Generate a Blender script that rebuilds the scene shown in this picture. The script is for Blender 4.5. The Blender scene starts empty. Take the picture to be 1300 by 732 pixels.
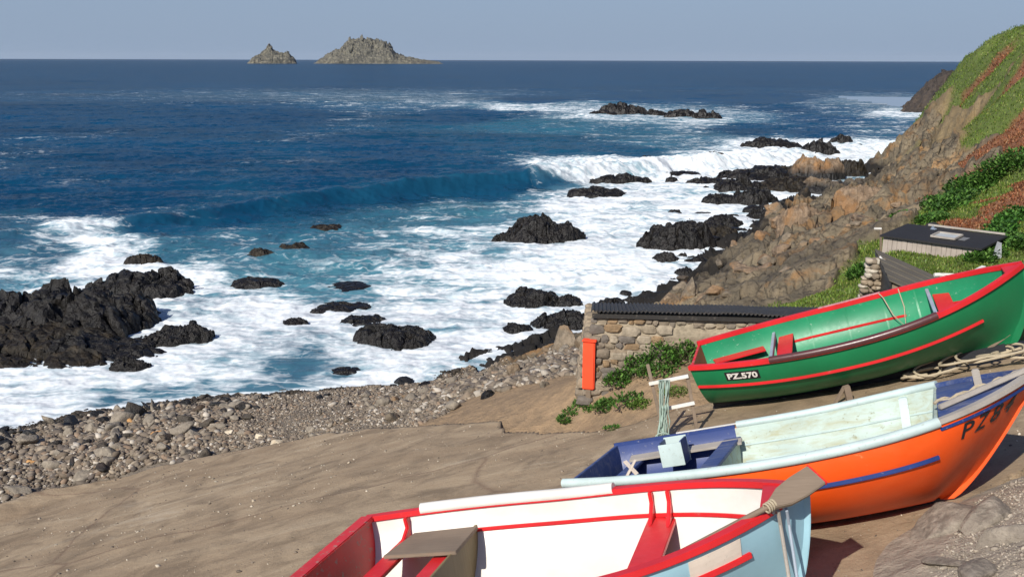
import bpy, bmesh, math, random
import numpy as np
from mathutils import Vector, Matrix
R = math.radians
C = bpy.context.scene.collection
sc = bpy.context.scene

# ---------------------------------------------------------------- camera, sky, sun
FPX = 1264.0; PITCH = R(12.93); ROLL = R(0.17); CZ = 10.5
cd = bpy.data.cameras.new('camera'); cam = bpy.data.objects.new('camera', cd); C.objects.link(cam)
cd.sensor_width = 36.0; cd.lens = 36.0*FPX/1300.0; cd.clip_start = .1; cd.clip_end = 80000
cam.location = (0, 0, CZ)
cam.rotation_euler = (Matrix.Rotation(math.pi/2-PITCH, 3, 'X') @ Matrix.Rotation(ROLL, 3, 'Z')).to_euler()
sc.camera = cam
SUN_TO = Vector((.52, .86, -.76)).normalized()          # direction the light travels
sun_elev = math.asin(-SUN_TO.z); sun_az = math.atan2(-SUN_TO.x, -SUN_TO.y)   # clockwise from +Y
w = bpy.data.worlds.new('World'); sc.world = w; w.use_nodes = True
nt = w.node_tree; bg = nt.nodes['Background']
sky = nt.nodes.new('ShaderNodeTexSky'); sky.sky_type = 'NISHITA'; sky.sun_disc = False
sky.sun_elevation = sun_elev; sky.sun_rotation = sun_az
sky.air_density = 1.0; sky.dust_density = 1.2; sky.ozone_density = 1.5; sky.altitude = 0
hs = nt.nodes.new('ShaderNodeMix'); hs.data_type = 'RGBA'; hs.blend_type = 'MULTIPLY'; hs.inputs[0].default_value = 1
hs.inputs[7].default_value = (.72, .82, 1.12, 1)
nt.links.new(sky.outputs[0], hs.inputs[6])
# sea haze: the lowest part of the sky is an even pale blue grey
tcw = nt.nodes.new('ShaderNodeTexCoord'); sx = nt.nodes.new('ShaderNodeSeparateXYZ'); nt.links.new(tcw.outputs['Generated'], sx.inputs[0])
mr = nt.nodes.new('ShaderNodeMapRange'); mr.interpolation_type = 'SMOOTHSTEP'; nt.links.new(sx.outputs[2], mr.inputs[0])
mr.inputs[1].default_value = -.02; mr.inputs[2].default_value = .40; mr.inputs[3].default_value = .92; mr.inputs[4].default_value = 0
hz = nt.nodes.new('ShaderNodeMix'); hz.data_type = 'RGBA'; nt.links.new(mr.outputs[0], hz.inputs[0]); nt.links.new(hs.outputs[2], hz.inputs[6])
hz.inputs[7].default_value = (3.15, 4.15, 5.7, 1); nt.links.new(hz.outputs[2], bg.inputs[0])
bg.inputs[1].default_value = .08
sd = bpy.data.lights.new('sun', 'SUN'); so = bpy.data.objects.new('sun', sd); C.objects.link(so)
sd.energy = 5.0; sd.angle = R(.5); sd.color = (1, .95, .86)
so.rotation_euler = SUN_TO.to_track_quat('-Z', 'Y').to_euler(); so.location = (-30, -20, 60)
vs = sc.view_settings; vs.view_transform = 'Standard'; vs.look = 'None'; vs.exposure = 0.22; vs.gamma = 1
sc.cycles.use_denoising = True
sc.cycles.max_bounces = 5; sc.cycles.transparent_max_bounces = 6; sc.cycles.use_adaptive_sampling = True

# ---------------------------------------------------------------- small helpers
rng = np.random.default_rng(7)
def ray(px, py):
    u = (px-650)/FPX; v = (366-py)/FPX; c, s = math.cos(ROLL), math.sin(ROLL)
    u2 = u*c-v*s; v2 = u*s+v*c
    return np.array([u2, math.cos(PITCH)+v2*math.sin(PITCH), -math.sin(PITCH)+v2*math.cos(PITCH)])
def at(px, py, z):
    d = ray(px, py); return np.array([0, 0, CZ])+d*((z-CZ)/d[2])
def atd(px, py, y):
    d = ray(px, py); return np.array([0, 0, CZ])+d*(y/d[1])
def sm(a, b, x):
    t = np.clip((x-a)/(b-a), 0, 1); return t*t*(3-2*t)
def _h(ix, iy, iz, seed):
    n = (ix.astype(np.int64)*374761393+iy.astype(np.int64)*668265263+iz.astype(np.int64)*2147483647+seed*974634777) & 0xffffffff
    n = ((n ^ (n >> 13))*1274126177) & 0xffffffff
    n = ((n ^ (n >> 16))*2246822519) & 0xffffffff
    return ((n ^ (n >> 15)) & 0xffffff)/8388607.5-1.0
def vn(x, y, z, seed=0):
    x = np.asarray(x, float); y = np.asarray(y, float)+0*x; z = np.asarray(z, float)+0*x
    ix = np.floor(x); iy = np.floor(y); iz = np.floor(z); fx, fy, fz = x-ix, y-iy, z-iz
    fx = fx*fx*fx*(fx*(fx*6-15)+10); fy = fy*fy*fy*(fy*(fy*6-15)+10); fz = fz*fz*fz*(fz*(fz*6-15)+10)
    r = 0
    for dx in (0, 1):
        wx = fx if dx else 1-fx
        for dy in (0, 1):
            wy = fy if dy else 1-fy
            for dz in (0, 1):
                wz = fz if dz else 1-fz
                r = r+wx*wy*wz*_h(ix+dx, iy+dy, iz+dz, seed)
    return r
def fbm(x, y, z=0.0, o=4, seed=0, ridge=False, gain=.5):
    a = 1.0; t = 0; s = 0; f = 1.0
    for i in range(o):
        n = vn(np.asarray(x)*f+i*17.3, np.asarray(y)*f-i*9.1, np.asarray(z)*f+i*3.7, seed+i)
        if ridge: n = 1-2*np.abs(n)
        t = t+a*n; s += a; a *= gain; f *= 2.03
    return t/s
def cells(x, y, seed=0, tilt=1.0, sharp=1.0):
    """angular blocks: every cell has its own height and its own tilted top"""
    x = np.asarray(x, float); y = np.asarray(y, float); ix = np.floor(x); iy = np.floor(y); best = np.full(x.shape, 9e9); out = np.zeros(x.shape); sec = np.full(x.shape, 9e9); zz = np.zeros(x.shape)
    for dx in (-1, 0, 1):
        for dy in (-1, 0, 1):
            jx, jy = ix+dx, iy+dy; cx = jx+.5+.42*_h(jx, jy, zz, seed); cy = jy+.5+.42*_h(jx, jy, zz+1, seed); d = (x-cx)**2+(y-cy)**2
            v = _h(jx, jy, zz+2, seed)*.6+tilt*(_h(jx, jy, zz+3, seed)*(x-cx)+_h(jx, jy, zz+4, seed)*(y-cy))
            m = d < best; sec = np.where(m, best, np.minimum(sec, d)); out = np.where(m, v, out); best = np.where(m, d, best)
    return out-.45*sharp*np.exp(-((np.sqrt(sec)-np.sqrt(best))/.09)**2)
def nmesh(name, V, Fc, m=None, smooth=True, cols=None, attrs=None):
    V = np.asarray(V, np.float32); me = bpy.data.meshes.new(name)
    if isinstance(Fc, np.ndarray):
        k = Fc.shape[1]; n = len(Fc)
        me.vertices.add(len(V)); me.vertices.foreach_set('co', V.ravel())
        me.loops.add(n*k); me.loops.foreach_set('vertex_index', Fc.astype(np.int32).ravel())
        me.polygons.add(n); me.polygons.foreach_set('loop_start', np.arange(0, n*k, k, dtype=np.int32))
        me.update(calc_edges=True)
    else:
        me.from_pydata([tuple(map(float, v)) for v in V], [], Fc)
    if smooth: me.polygons.foreach_set('use_smooth', np.ones(len(me.polygons), bool))
    if cols is not None:
        a = me.color_attributes.new('Col', 'FLOAT_COLOR', 'POINT')
        a.data.foreach_set('color', np.c_[np.asarray(cols, np.float32), np.ones(len(V), np.float32)].astype(np.float32).ravel())
    for k_, v_ in (attrs or {}).items():
        a = me.attributes.new(k_, 'FLOAT', 'POINT'); a.data.foreach_set('value', np.asarray(v_, np.float32))
    if m: me.materials.append(m)
    me.update(); return me
def link(name, me, parent=None):
    o = bpy.data.objects.new(name, me); C.objects.link(o)
    if parent: o.parent = parent
    return o
def tag(o, label=None, cat=None, group=None, kind=None):
    if label: o['label'] = label
    if cat: o['category'] = cat
    if group: o['group'] = group
    if kind: o['kind'] = kind
    return o
def empty(name, loc, rot=(0, 0, 0)):
    e = bpy.data.objects.new(name, None); C.objects.link(e); e.location = loc; e.rotation_euler = rot
    e.empty_display_size = .2; return e

# ---------------------------------------------------------------- materials
class N:
    def __init__(s, name):
        s.m = bpy.data.materials.new(name); s.m.use_nodes = True; s.t = s.m.node_tree
        s.b = s.t.nodes['Principled BSDF']; s.tc = None
    def n(s, typ, **k):
        x = s.t.nodes.new('ShaderNode'+typ)
        for a, v in k.items():
            if a.startswith('i_'):
                kk = a[2:]; x.inputs[int(kk) if kk.isdigit() else kk].default_value = v
            else: setattr(x, a, v)
        return x
    def l(s, a, b): s.t.links.new(a, b)
    def co(s, kind='Object', scale=(1, 1, 1), rot=(0, 0, 0)):
        if s.tc is None: s.tc = s.n('TexCoord')
        src = s.tc.outputs[kind] if kind != 'World' else s.n('NewGeometry').outputs['Position']
        mp = s.n('Mapping'); mp.inputs['Scale'].default_value = scale; mp.inputs['Rotation'].default_value = rot
        s.l(src, mp.inputs[0]); return mp.outputs[0]
    def noise(s, co, scale, detail=4, rough=.5, dist=0.0):
        x = s.n('TexNoise'); x.inputs['Scale'].default_value = scale; x.inputs['Detail'].default_value = detail
        x.inputs['Roughness'].default_value = rough; x.inputs['Distortion'].default_value = dist
        s.l(co, x.inputs['Vector']); return x.outputs[0]
    def ramp(s, f, p):
        x = s.n('ValToRGB'); e = x.color_ramp.elements
        while len(e) < len(p): e.new(.5)
        for i, (q, c) in enumerate(p):
            e[i].position = q; e[i].color = (*c, 1) if isinstance(c, (tuple, list)) else (c, c, c, 1)
        s.l(f, x.inputs[0]); return x.outputs[0]
    def mix(s, f, a, b, mode='MIX'):
        x = s.n('Mix', data_type='RGBA', blend_type=mode)
        for i, v in ((0, f), (6, a), (7, b)):
            if hasattr(v, 'is_linked'): s.l(v, x.inputs[i])
            elif isinstance(v, (tuple, list)): x.inputs[i].default_value = (*v, 1)
            else: x.inputs[i].default_value = v
        return x.outputs[2]
    def math(s, op, a, b=None, clamp=False):
        x = s.n('Math', operation=op); x.use_clamp = clamp
        for i, v in ((0, a), (1, b)):
            if v is None: continue
            if hasattr(v, 'is_linked'): s.l(v, x.inputs[i])
            else: x.inputs[i].default_value = v
        return x.outputs[0]
    def attr(s, name):
        x = s.n('Attribute'); x.attribute_name = name; return x
    def bump(s, h, dist=.02, strength=1.0, prev=None):
        x = s.n('Bump'); x.inputs['Distance'].default_value = dist; x.inputs['Strength'].default_value = strength
        s.l(h, x.inputs['Height'])
        if prev is not None: s.l(prev, x.inputs['Normal'])
        s.l(x.outputs[0], s.b.inputs['Normal']); return x.outputs[0]
    def base(s, c):
        if hasattr(c, 'is_linked'): s.l(c, s.b.inputs['Base Color'])
        else: s.b.inputs['Base Color'].default_value = (*c, 1)
    def rough(s, v):
        if hasattr(v, 'is_linked'): s.l(v, s.b.inputs['Roughness'])
        else: s.b.inputs['Roughness'].default_value = v

def paint(name, c, rough=.35, wear=.12, wearc=(.25, .2, .14), sc_=6.0, stain=None, stain_amt=.3, spec=.5):
    s = N(name); co = s.co('Object')
    n1 = s.noise(co, sc_*.35, 5, .6); n2 = s.noise(co, sc_*3.0, 6, .7, .4)
    c2 = tuple(v*.80 for v in c)
    col = s.mix(s.ramp(n1, [(.35, 0.0), (.65, 1.0)]), c, c2)
    if stain:
        cs = s.co('Object', (.6, 2.2, 2.2)); n3 = s.noise(cs, sc_*.8, 6, .68, .6)
        col = s.mix(s.math('MULTIPLY', s.ramp(n3, [(.45, 0.0), (.68, 1.0)]), stain_amt), col, stain)
    wf = s.ramp(n2, [(.70-wear*.6, 0.0), (.75-wear*.5, 1.0)])
    col = s.mix(s.math('MULTIPLY', wf, min(1, .35+wear*2)), col, wearc)
    s.base(col); s.rough(s.math('ADD', s.math('MULTIPLY', n2, .35), rough-.12))
    s.b.inputs['Specular IOR Level'].default_value = spec
    s.bump(s.mix(.5, n2, n1), .0025, .6); return s.m
def wood(name, c, c2, rough=.75, sc_=5, axis=0):
    s = N(name); k = [9, 9, 9]; k[axis] = .8; co = s.co('Object', tuple(k))
    n1 = s.noise(co, sc_, 6, .65, .5); n0 = s.noise(s.co('Object'), 2.3, 3)
    col = s.mix(n1, c, c2); col = s.mix(s.math('MULTIPLY', s.ramp(n0, [(.4, 0.0), (.7, 1.0)]), .4), col, tuple(v*.55 for v in c))
    s.base(col); s.rough(rough); s.bump(n1, .004, .8); return s.m
def rockmat(name, a, b, c, rough=.8, bsc=1.0, lichen=None, lich=.0, spec=.4, bump=.05, white=None, wet=0.0, sc0=1.0):
    """three mixed stone colours, cracks, optional lichen patches; wet>0: darker and shinier near the water line (world z)"""
    s = N(name); co = s.co('World')
    n1 = s.noise(co, .7*sc0, 6, .6, .5); n2 = s.noise(co, 3.2*sc0, 7, .65, .3); n3 = s.noise(co, 13*sc0, 5, .7)
    vo = s.n('TexVoronoi', feature='DISTANCE_TO_EDGE'); vo.inputs['Scale'].default_value = 1.4*sc0
    wp = s.n('Mix', data_type='VECTOR'); wp.inputs[0].default_value = .22
    s.l(co, wp.inputs[4]); nn = s.n('TexNoise'); nn.inputs['Scale'].default_value = 1.5*sc0; nn.inputs['Detail'].default_value = 4; s.l(co, nn.inputs[0]); s.l(nn.outputs[1], wp.inputs[5])
    s.l(co, vo.inputs['Vector'])
    col = s.mix(s.ramp(n1, [(.38, 0.0), (.62, 1.0)]), a, b)
    col = s.mix(s.ramp(n2, [(.45, 0.0), (.66, 1.0)]), col, c)
    if lichen:
        col = s.mix(s.math('MULTIPLY', s.ramp(s.noise(co, .55*sc0, 6, .6, .8), [(.5, 0.0), (.62, 1.0)]), lich), col, lichen)
    if white:
        col = s.mix(s.ramp(n3, [(.66, 0.0), (.74, 1.0)]), col, white)
    col = s.mix(s.ramp(n3, [(.3, .35), (.5, 0.0)]), col, tuple(v*.35 for v in a))
    s.rough(rough)
    if wet:
        z = s.n('SeparateXYZ'); s.l(s.n('NewGeometry').outputs['Position'], z.inputs[0])
        zz = s.math('ADD', z.outputs[2], s.math('MULTIPLY', n1, -1.0))
        wf = s.ramp(s.math('MULTIPLY', zz, 1/wet), [(-0.0, 1.0), (.8, 0.0)])
        col = s.mix(wf, col, (.012, .011, .010)); s.rough(s.mix(wf, (rough,)*3, (.5,)*3))
    s.base(col); s.b.inputs['Specular IOR Level'].default_value = spec
    b1 = s.bump(n2, bump*2.4, .9); s.bump(n3, bump*.6, .9, b1); return s.m
def vcol(name, rough=.8, noise_sc=20, bump=.01, spec=.3, var=.35, trans=0):
    s = N(name); a = s.attr('Col'); n1 = s.noise(s.co('Object'), noise_sc, 4, .6)
    s.base(s.mix(s.ramp(n1, [(.3, var), (.7, 0.0)]), a.outputs[0], (.03, .025, .02))); s.rough(rough); s.b.inputs['Specular IOR Level'].default_value = spec
    if bump: s.bump(n1, bump, .8)
    return s.m

# ---------------------------------------------------------------- terrain heights
def plane(x, y): return 5.26+.25*(x-1.14)-.17*(y-10.22)
CT = []     # x, y, z
def K(px, py, z=None, d=None, dz=None):
    p = at(px, py, z) if z is not None else atd(px, py, d)
    CT.append((p[0], p[1], p[2] if dz is None else dz))
SHORE = [(-330, 640), (-160, 592), (0, 548), (100, 528), (200, 512), (300, 503), (430, 493), (520, 487), (600, 478), (660, 460), (700, 440), (735, 425),
         (790, 400), (850, 382), (892, 365), (905, 340), (930, 310), (960, 290), (1010, 275), (1060, 260), (1105, 243)]
for p in SHORE: K(p[0], p[1], z=0.0)
for p in [(-300, 560), (-100, 500), (0, 480), (100, 470), (200, 460), (300, 450), (400, 450), (500, 440), (600, 420), (680, 400), (760, 375), (830, 340), (880, 300), (920, 275), (1000, 250), (1060, 236), (1095, 226)]:
    K(p[0], p[1], z=0.0, dz=-1.1)
for p in [(-300, 300), (0, 250), (300, 250), (600, 200), (850, 190), (1050, 185), (1105, 190)]: K(p[0], p[1], z=0.0, dz=-4)
for p in [(1110, 205), (1118, 180), (1130, 160), (1150, 148)]: K(p[0], p[1], z=0.0, dz=-2.5)
for q in [(-60, 120), (-60, 60), (-50, 30), (-60, 200), (0, 200), (60, 220)]: CT.append((*q, -5.0))
K(1121, 222, z=.1)
for p in [(-100, 600, .35), (0, 590, .40), (0, 625, .32), (-60, 640, .25), (70, 570, .42), (120, 590, .55), (-250, 640, .15), (-200, 680, .15), (40, 640, .3)]: K(p[0], p[1], z=p[2])
for x in np.arange(-18, 11, 2.4):
    for y in np.arange(-4, 27, 2.4):
        lim = 23.5-.02*x if x < -6 else 22-(x+6)*.55
        if y < lim and plane(x, y) > .0 and not (x > 3.2 and y < 8.2+(x-3.2)*.75): CT.append((x, y, plane(x, y)-.28))
CT += [(-20, 17, -.3), (-24, 12, .2), (-26, 4, 1.5), (-24, -4, 3)]
# sandy bank and foot of the stone hut
for x, y, z in [(1.4, 18.6, 4.35), (.6, 20.2, 3.7), (2.4, 17.6, 4.75), (4.0, 17.3, 5.15), (6.2, 16.9, 5.75), (8.6, 16.4, 6.3), (10.5, 15.8, 6.7)]: CT.append((x, y, z))
K(700, 470, d=22.0); K(720, 452, d=25)
for p in [(900, 372, 36), (960, 380, 30), (1050, 380, 27), (1092, 362, 26.5), (1000, 340, 36), (1000, 300, 48), (950, 310, 46), (1060, 300, 44), (1060, 268, 62), (1100, 270, 57), (1120, 246, 74),
          (1150, 260, 58), (1130, 320, 29), (1125, 326, 25.8), (1185, 328, 25.2), (1240, 329, 24.6), (1275, 326, 24.8), (1190, 350, 23), (1240, 348, 22.8), (1290, 345, 24), (1299, 392, 18.5)]: K(p[0], p[1], d=p[2])
CT += [(7.2, 21, 5.2), (3, 22, 3.4), (10, 21, 5.7), (10, 18, 6.5), (14, 20, 7.2), (10, 12, 7.2), (12, 9, 8.0), (5.6, 8.3, 7.0), (4.4, 6.6, 7.0), (7, 7, 7.3), (6, 4, 7.6), (8, 0, 8.4), (0, -2, 8.6), (4, -4, 8.8), (-8, -6, 7)]
for p in [(1300, 290, 28.5), (1300, 250, 33), (1300, 200, 42), (1300, 150, 52), (1300, 100, 62), (1300, 72, 70), (1300, 56, 76), (1250, 290, 31), (1200, 285, 31), (1200, 260, 40), (1250, 240, 42), (1250, 200, 54), (1250, 150, 68), (1250, 100, 80), (1262, 64, 88), (1240, 68, 92),
          (1222, 80, 96), (1206, 93, 98), (1200, 110, 97), (1180, 140, 96), (1160, 170, 94), (1140, 195, 92.5), (1200, 160, 85), (1200, 200, 73), (1170, 230, 71), (1150, 238, 72), (1210, 235, 56)]: K(p[0], p[1], d=p[2])
CT += [(45, 60, 14), (30, 40, 9.2), (25, 30, 7.8), (50, 42, 16), (70, 60, 24), (95, 90, 30), (60, 85, 17.5), (53, 106, 9.5), (62, 116, 13), (45, 104, 3.0), (43, 112, -3), (52, 120, -2), (66, 135, -2), (110, 130, 28), (30, 15, 10), (60, 10, 18), (20, 0, 10), (90, 145, -3)]
CT = np.array(CT)
def rbf_fit(P, val, lam=0.0):
    n = len(P); d = np.sqrt(((P[:, None]-P[None])**2).sum(-1)+.15)
    A = np.zeros((n+3, n+3)); A[:n, :n] = d+lam*np.eye(n); A[:n, n] = 1; A[:n, n+1:] = P; A[n:, :n] = A[:n, n:].T
    return np.linalg.solve(A, np.r_[val, 0, 0, 0])
def rbf_eval(Wt, P, x, y):
    n = len(P); out = np.full(np.shape(x), Wt[n])+Wt[n+1]*x+Wt[n+2]*y
    for i in range(n): out += Wt[i]*np.sqrt((x-P[i, 0])**2+(y-P[i, 1])**2+.15)
    return out
WT = rbf_fit(CT[:, :2], CT[:, 2], -.0)
def G0(x, y): return rbf_eval(WT, CT[:, :2], np.asarray(x, float), np.asarray(y, float))
def hit(px, py, t0=4, t1=260, g=None):
    d = ray(px, py); ts = np.geomspace(t0, t1, 700); P = np.array([0, 0, CZ])+ts[:, None]*d
    h = (g or G)(P[:, 0], P[:, 1]); b = np.nonzero(P[:, 2] < h)[0]
    return P[b[0]] if len(b) else P[-1]
# class points: pebble, sand, rock, grass, bracken, earth
CLS = []
def S(cls, *pts):
    for p in pts:
        q = hit(p[0], p[1], g=G0); CLS.append((q[0], q[1], cls))
S(0, (0, 600), (100, 570), (200, 550), (300, 540), (400, 520), (500, 505), (560, 500), (620, 490), (-150, 640), (660, 480), (0, 640), (120, 600), (690, 462))
S(1, (590, 535), (640, 525), (680, 510), (720, 500), (650, 560), (780, 535), (850, 535))
S(2, (720, 440), (740, 420), (860, 378), (900, 360), (930, 330), (960, 300), (1000, 280), (1050, 270), (1100, 255), (1000, 330), (960, 360), (940, 378), (1010, 360), (1060, 310), (1100, 300), (1110, 280),
  (1050, 285), (1150, 215), (1140, 230), (1180, 225), (1130, 210), (1150, 190), (1170, 250), (1140, 260), (1170, 180), (1200, 215), (1185, 205), (1150, 262), (1130, 270), (1215, 222))
S(2, (1000, 372), (960, 384), (920, 384), (880, 384), (1030, 345))
S(3, (1045, 378), (1055, 366), (1085, 362), (1100, 380), (1040, 384), (1075, 380), (1095, 350))
S(6, (1250, 700), (1290, 610), (1200, 725), (1299, 560), (1230, 660), (1285, 650))
S(3, (1090, 340), (1080, 355), (1070, 372), (1060, 384), (1100, 320), (1095, 330), (1150, 280), (1170, 272), (1190, 262), (1210, 252), (1225, 240), (1245, 230), (1265, 218), (1290, 208), (1200, 275), (1215, 268), (1230, 255),
  (1200, 150), (1215, 140), (1225, 130), (1210, 120), (1220, 105), (1230, 90), (1245, 160), (1230, 170), (1225, 180), (1250, 135), (1260, 110), (1245, 150), (1265, 150), (1290, 64), (1270, 70), (1255, 74), (1285, 70), (1238, 72), (1226, 80), (1215, 92), (1262, 90), (1255, 100), (1190, 165),
  (1150, 335), (1200, 340), (1250, 340), (1150, 346), (1240, 348), (1185, 350), (1290, 325), (1285, 285), (1275, 300), (1300, 335), (1297, 390), (1235, 190), (1292, 270))
S(4, (1235, 110), (1225, 125), (1242, 95), (1210, 145), (1246, 84), (1285, 80), (1280, 90), (1275, 105), (1270, 120), (1295, 70), (1260, 170), (1280, 180), (1295, 170), (1270, 200), (1245, 215), (1225, 225), (1295, 150), (1280, 150),
  (1240, 265), (1255, 255), (1275, 245), (1295, 235), (1290, 255), (1265, 275), (1250, 285), (1235, 280), (1300, 300), (1298, 130), (1235, 205), (1150, 262))
S(5, (1195, 175), (1200, 190), (1205, 170), (1210, 200), (1175, 200), (1180, 150), (1165, 175), (1180, 165), (1300, 120), (1255, 120))
CLS = np.array(CLS)
def classes(x, y, n=7):
    sc_ = .06*np.sqrt(x*x+y*y)
    wx = x+sc_*.9*fbm(x/sc_/1.6+3, y/sc_/1.6, 0, 4, 21); wy = y+sc_*1.2*fbm(x/sc_/1.6+50, y/sc_/1.6, 0, 4, 22)
    W_ = [np.full(x.shape, 1e-9) for _ in range(n)]
    for cx, cy, c in CLS:
        s2 = (.055*math.hypot(cx, cy))**2
        W_[int(c)] += (s2/((wx-cx)**2+((wy-cy)*.6)**2+s2*.02))**3
    tot = sum(W_); return [a/tot for a in W_]
def G(x, y, cl=None):
    x = np.asarray(x, float); y = np.asarray(y, float); g = G0(x, y)
    if cl is None: cl = classes(x, y)
    g = np.where(y > 126+.0*x, g-(y-126)*.6, g); dist = np.sqrt(x*x+y*y); far = sm(28, 80, dist)
    rk = sm(.25, .75, cl[2]+.6*cl[5])
    ca, sa = math.cos(.5), math.sin(.5); u = x*ca+y*sa; v = -x*sa+y*ca
    crag = fbm(u*.42, v*.85, g*.3, 6, 31, True, .55)*.62+.22*fbm(u*1.7, v*3.0, 0, 4, 37, True)
    st = fbm(x*.3, y*.3, 0, 3, 35)*1.4+g; step = (np.abs((st*1.3) % 1-.5)*2)**2
    crag += .25*step+.85*cells(u*.20+.3*fbm(u*.3, v*.3, 0, 3, 4), v*.42, 99, .9)+.34*cells(u*.6+.3*fbm(u*.6, v*.6, 0, 2, 5), v*1.1, 101)+.11*cells(u*1.7+.2*fbm(u, v, 0, 2, 6), v*2.6, 103)+.05*cells(u*4.6, v*6, 107)
    g = g+rk*(crag*(.38+.8*far)+.1)
    g = g+(cl[3]+cl[4])*(fbm(x*.5, y*.5, 0, 4, 41)*(.12+.45*far)+fbm(x*2.2, y*2.2, 0, 3, 44)*(.05+.10*far))
    g = g+cl[0]*fbm(x*1.1, y*1.1, 0, 5, 51)*.09
    g = g-sm(118, 135, y+.35*x-18)*0
    g = g+cl[1]*fbm(x*.8, y*.8, 0, 4, 55)*.05
    return g
# ---------------------------------------------------------------- ground mesh
def grid_faces(nu, nv):
    i = np.arange(nu*nv).reshape(nu, nv)
    return np.stack([i[:-1, :-1], i[1:, :-1], i[1:, 1:], i[:-1, 1:]], -1).reshape(-1, 4)
def polar(r0, r1, nr, nth, nside, amax, extra=()):
    th = np.concatenate([np.linspace(-amax, -32, nside, endpoint=False), np.linspace(-32, 32, nth), np.linspace(32, amax, nside+1)[1:]])
    r = np.concatenate([np.geomspace(r0, r1, nr), *extra]); TH, RR = np.meshgrid(R(1)*th, r, indexing='ij')
    return RR*np.sin(TH), RR*np.cos(TH), grid_faces(len(th), len(r))
def compact(V, Fc, keep, *arr):
    Fc = Fc[keep]; u = np.unique(Fc); m = np.full(len(V), -1); m[u] = np.arange(len(u))
    return V[u], m[Fc], [a[u] for a in arr]
X, Y, Fq = polar(3.0, 330, 640, 780, 60, 88)
X = X.ravel(); Y = Y.ravel()
cl = classes(X, Y); g = G(X, Y, cl)
tint = np.zeros((len(X), 3))
cols6 = [(.20, .165, .125), (.33, .225, .13), (.21, .155, .10), (.10, .15, .022), (.25, .10, .045), (.25, .18, .085), (.40, .34, .265)]
for c_, k_ in zip(cl, cols6): tint += sm(.05, .95, c_)[:, None]*np.array(k_)
tw = sum(sm(.05, .95, c_) for c_ in cl); tint /= tw[:, None]
V = np.c_[X, Y, g]
# push rock faces sideways so crags overhang a little
rk = sm(.3, .8, cl[2]+.5*cl[5]); dd = np.hypot(X, Y); s_ = (.12+.4*sm(30, 80, dd))
V[:, 0] += rk*s_*fbm(X*.6, Y*.6, g*1.2, 4, 71); V[:, 1] += rk*s_*fbm(X*.6, Y*.6, g*1.2, 4, 72)
keep = g[Fq].max(1) > -1.6
gv = N('ground')
co = gv.co('World'); a = gv.attr('Col'); rkA = gv.attr('rock')
n1 = gv.noise(co, .9, 7, .62, .4); n2 = gv.noise(co, 4.5, 7, .68); n3 = gv.noise(co, 22, 4, .7)
c1 = gv.mix(gv.ramp(n2, [(.35, 0.0), (.7, 1.0)]), gv.mix(.5, a.outputs[0], (.08, .065, .05)), a.outputs[0])
rc = gv.mix(gv.ramp(n1, [(.36, 0.0), (.62, 1.0)]), (.105, .088, .060), (.235, .185, .118))
rc = gv.mix(gv.ramp(gv.noise(co, .33, 7, .62, 1.0), [(.53, 0.0), (.63, .75)]), rc, (.30, .150, .048))
rc = gv.mix(gv.ramp(n2, [(.62, 0.0), (.74, .7)]), rc, (.42, .36, .28))
rc = gv.mix(gv.ramp(n2, [(.34, .9), (.48, 0.0)]), rc, (.035, .028, .022))
rc = gv.mix(gv.ramp(gv.noise(co, .16, 4, .6), [(.40, .55), (.55, 0.0)]), rc, (.075, .062, .045))
vo = gv.n('TexVoronoi', feature='DISTANCE_TO_EDGE'); vo.inputs['Scale'].default_value = .9
wv = gv.n('VectorMath', operation='ADD'); nn = gv.n('TexNoise'); nn.inputs['Scale'].default_value = .8; nn.inputs['Detail'].default_value = 5; gv.l(co, nn.inputs[0])
gv.l(co, wv.inputs[0]); gv.l(nn.outputs[1], wv.inputs[1]); gv.l(wv.outputs[0], vo.inputs['Vector'])
crk = gv.ramp(vo.outputs['Distance'], [(0.0, 0.0), (.05, 1.0)])
rc = gv.mix(gv.math('MULTIPLY', gv.math('SUBTRACT', 1.0, crk), .6), rc, (.03, .025, .02))
zz = gv.n('SeparateXYZ'); gv.l(gv.n('NewGeometry').outputs['Position'], zz.inputs[0])
wet = gv.ramp(gv.math('ADD', zz.outputs[2], gv.math('MULTIPLY', n1, -1.6)), [(.0, 1.0), (.55, 0.0)])
rc = gv.mix(wet, rc, (.016, .014, .012))
colr = gv.mix(rkA.outputs[2], c1, rc)
wet2 = gv.ramp(zz.outputs[2], [(.04, .8), (.2, 0.0)])
colr = gv.mix(wet2, colr, (.03, .026, .022))
gv.base(colr); gv.rough(.9); gv.b.inputs['Specular IOR Level'].default_value = .25
b1 = gv.bump(n1, .25, .6); b2 = gv.bump(n2, .08, .8, b1); b3 = gv.bump(gv.mix(rkA.outputs[2], (1, 1, 1), crk), .05, .5, b2); gv.bump(n3, .015, .8, b3)
V2, F2, (t2, r2) = compact(V, Fq, keep, tint, rk)
tag(link('ground', nmesh('ground', V2, F2, gv.m, True, t2, {'rock': r2})), kind='structure')

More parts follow.
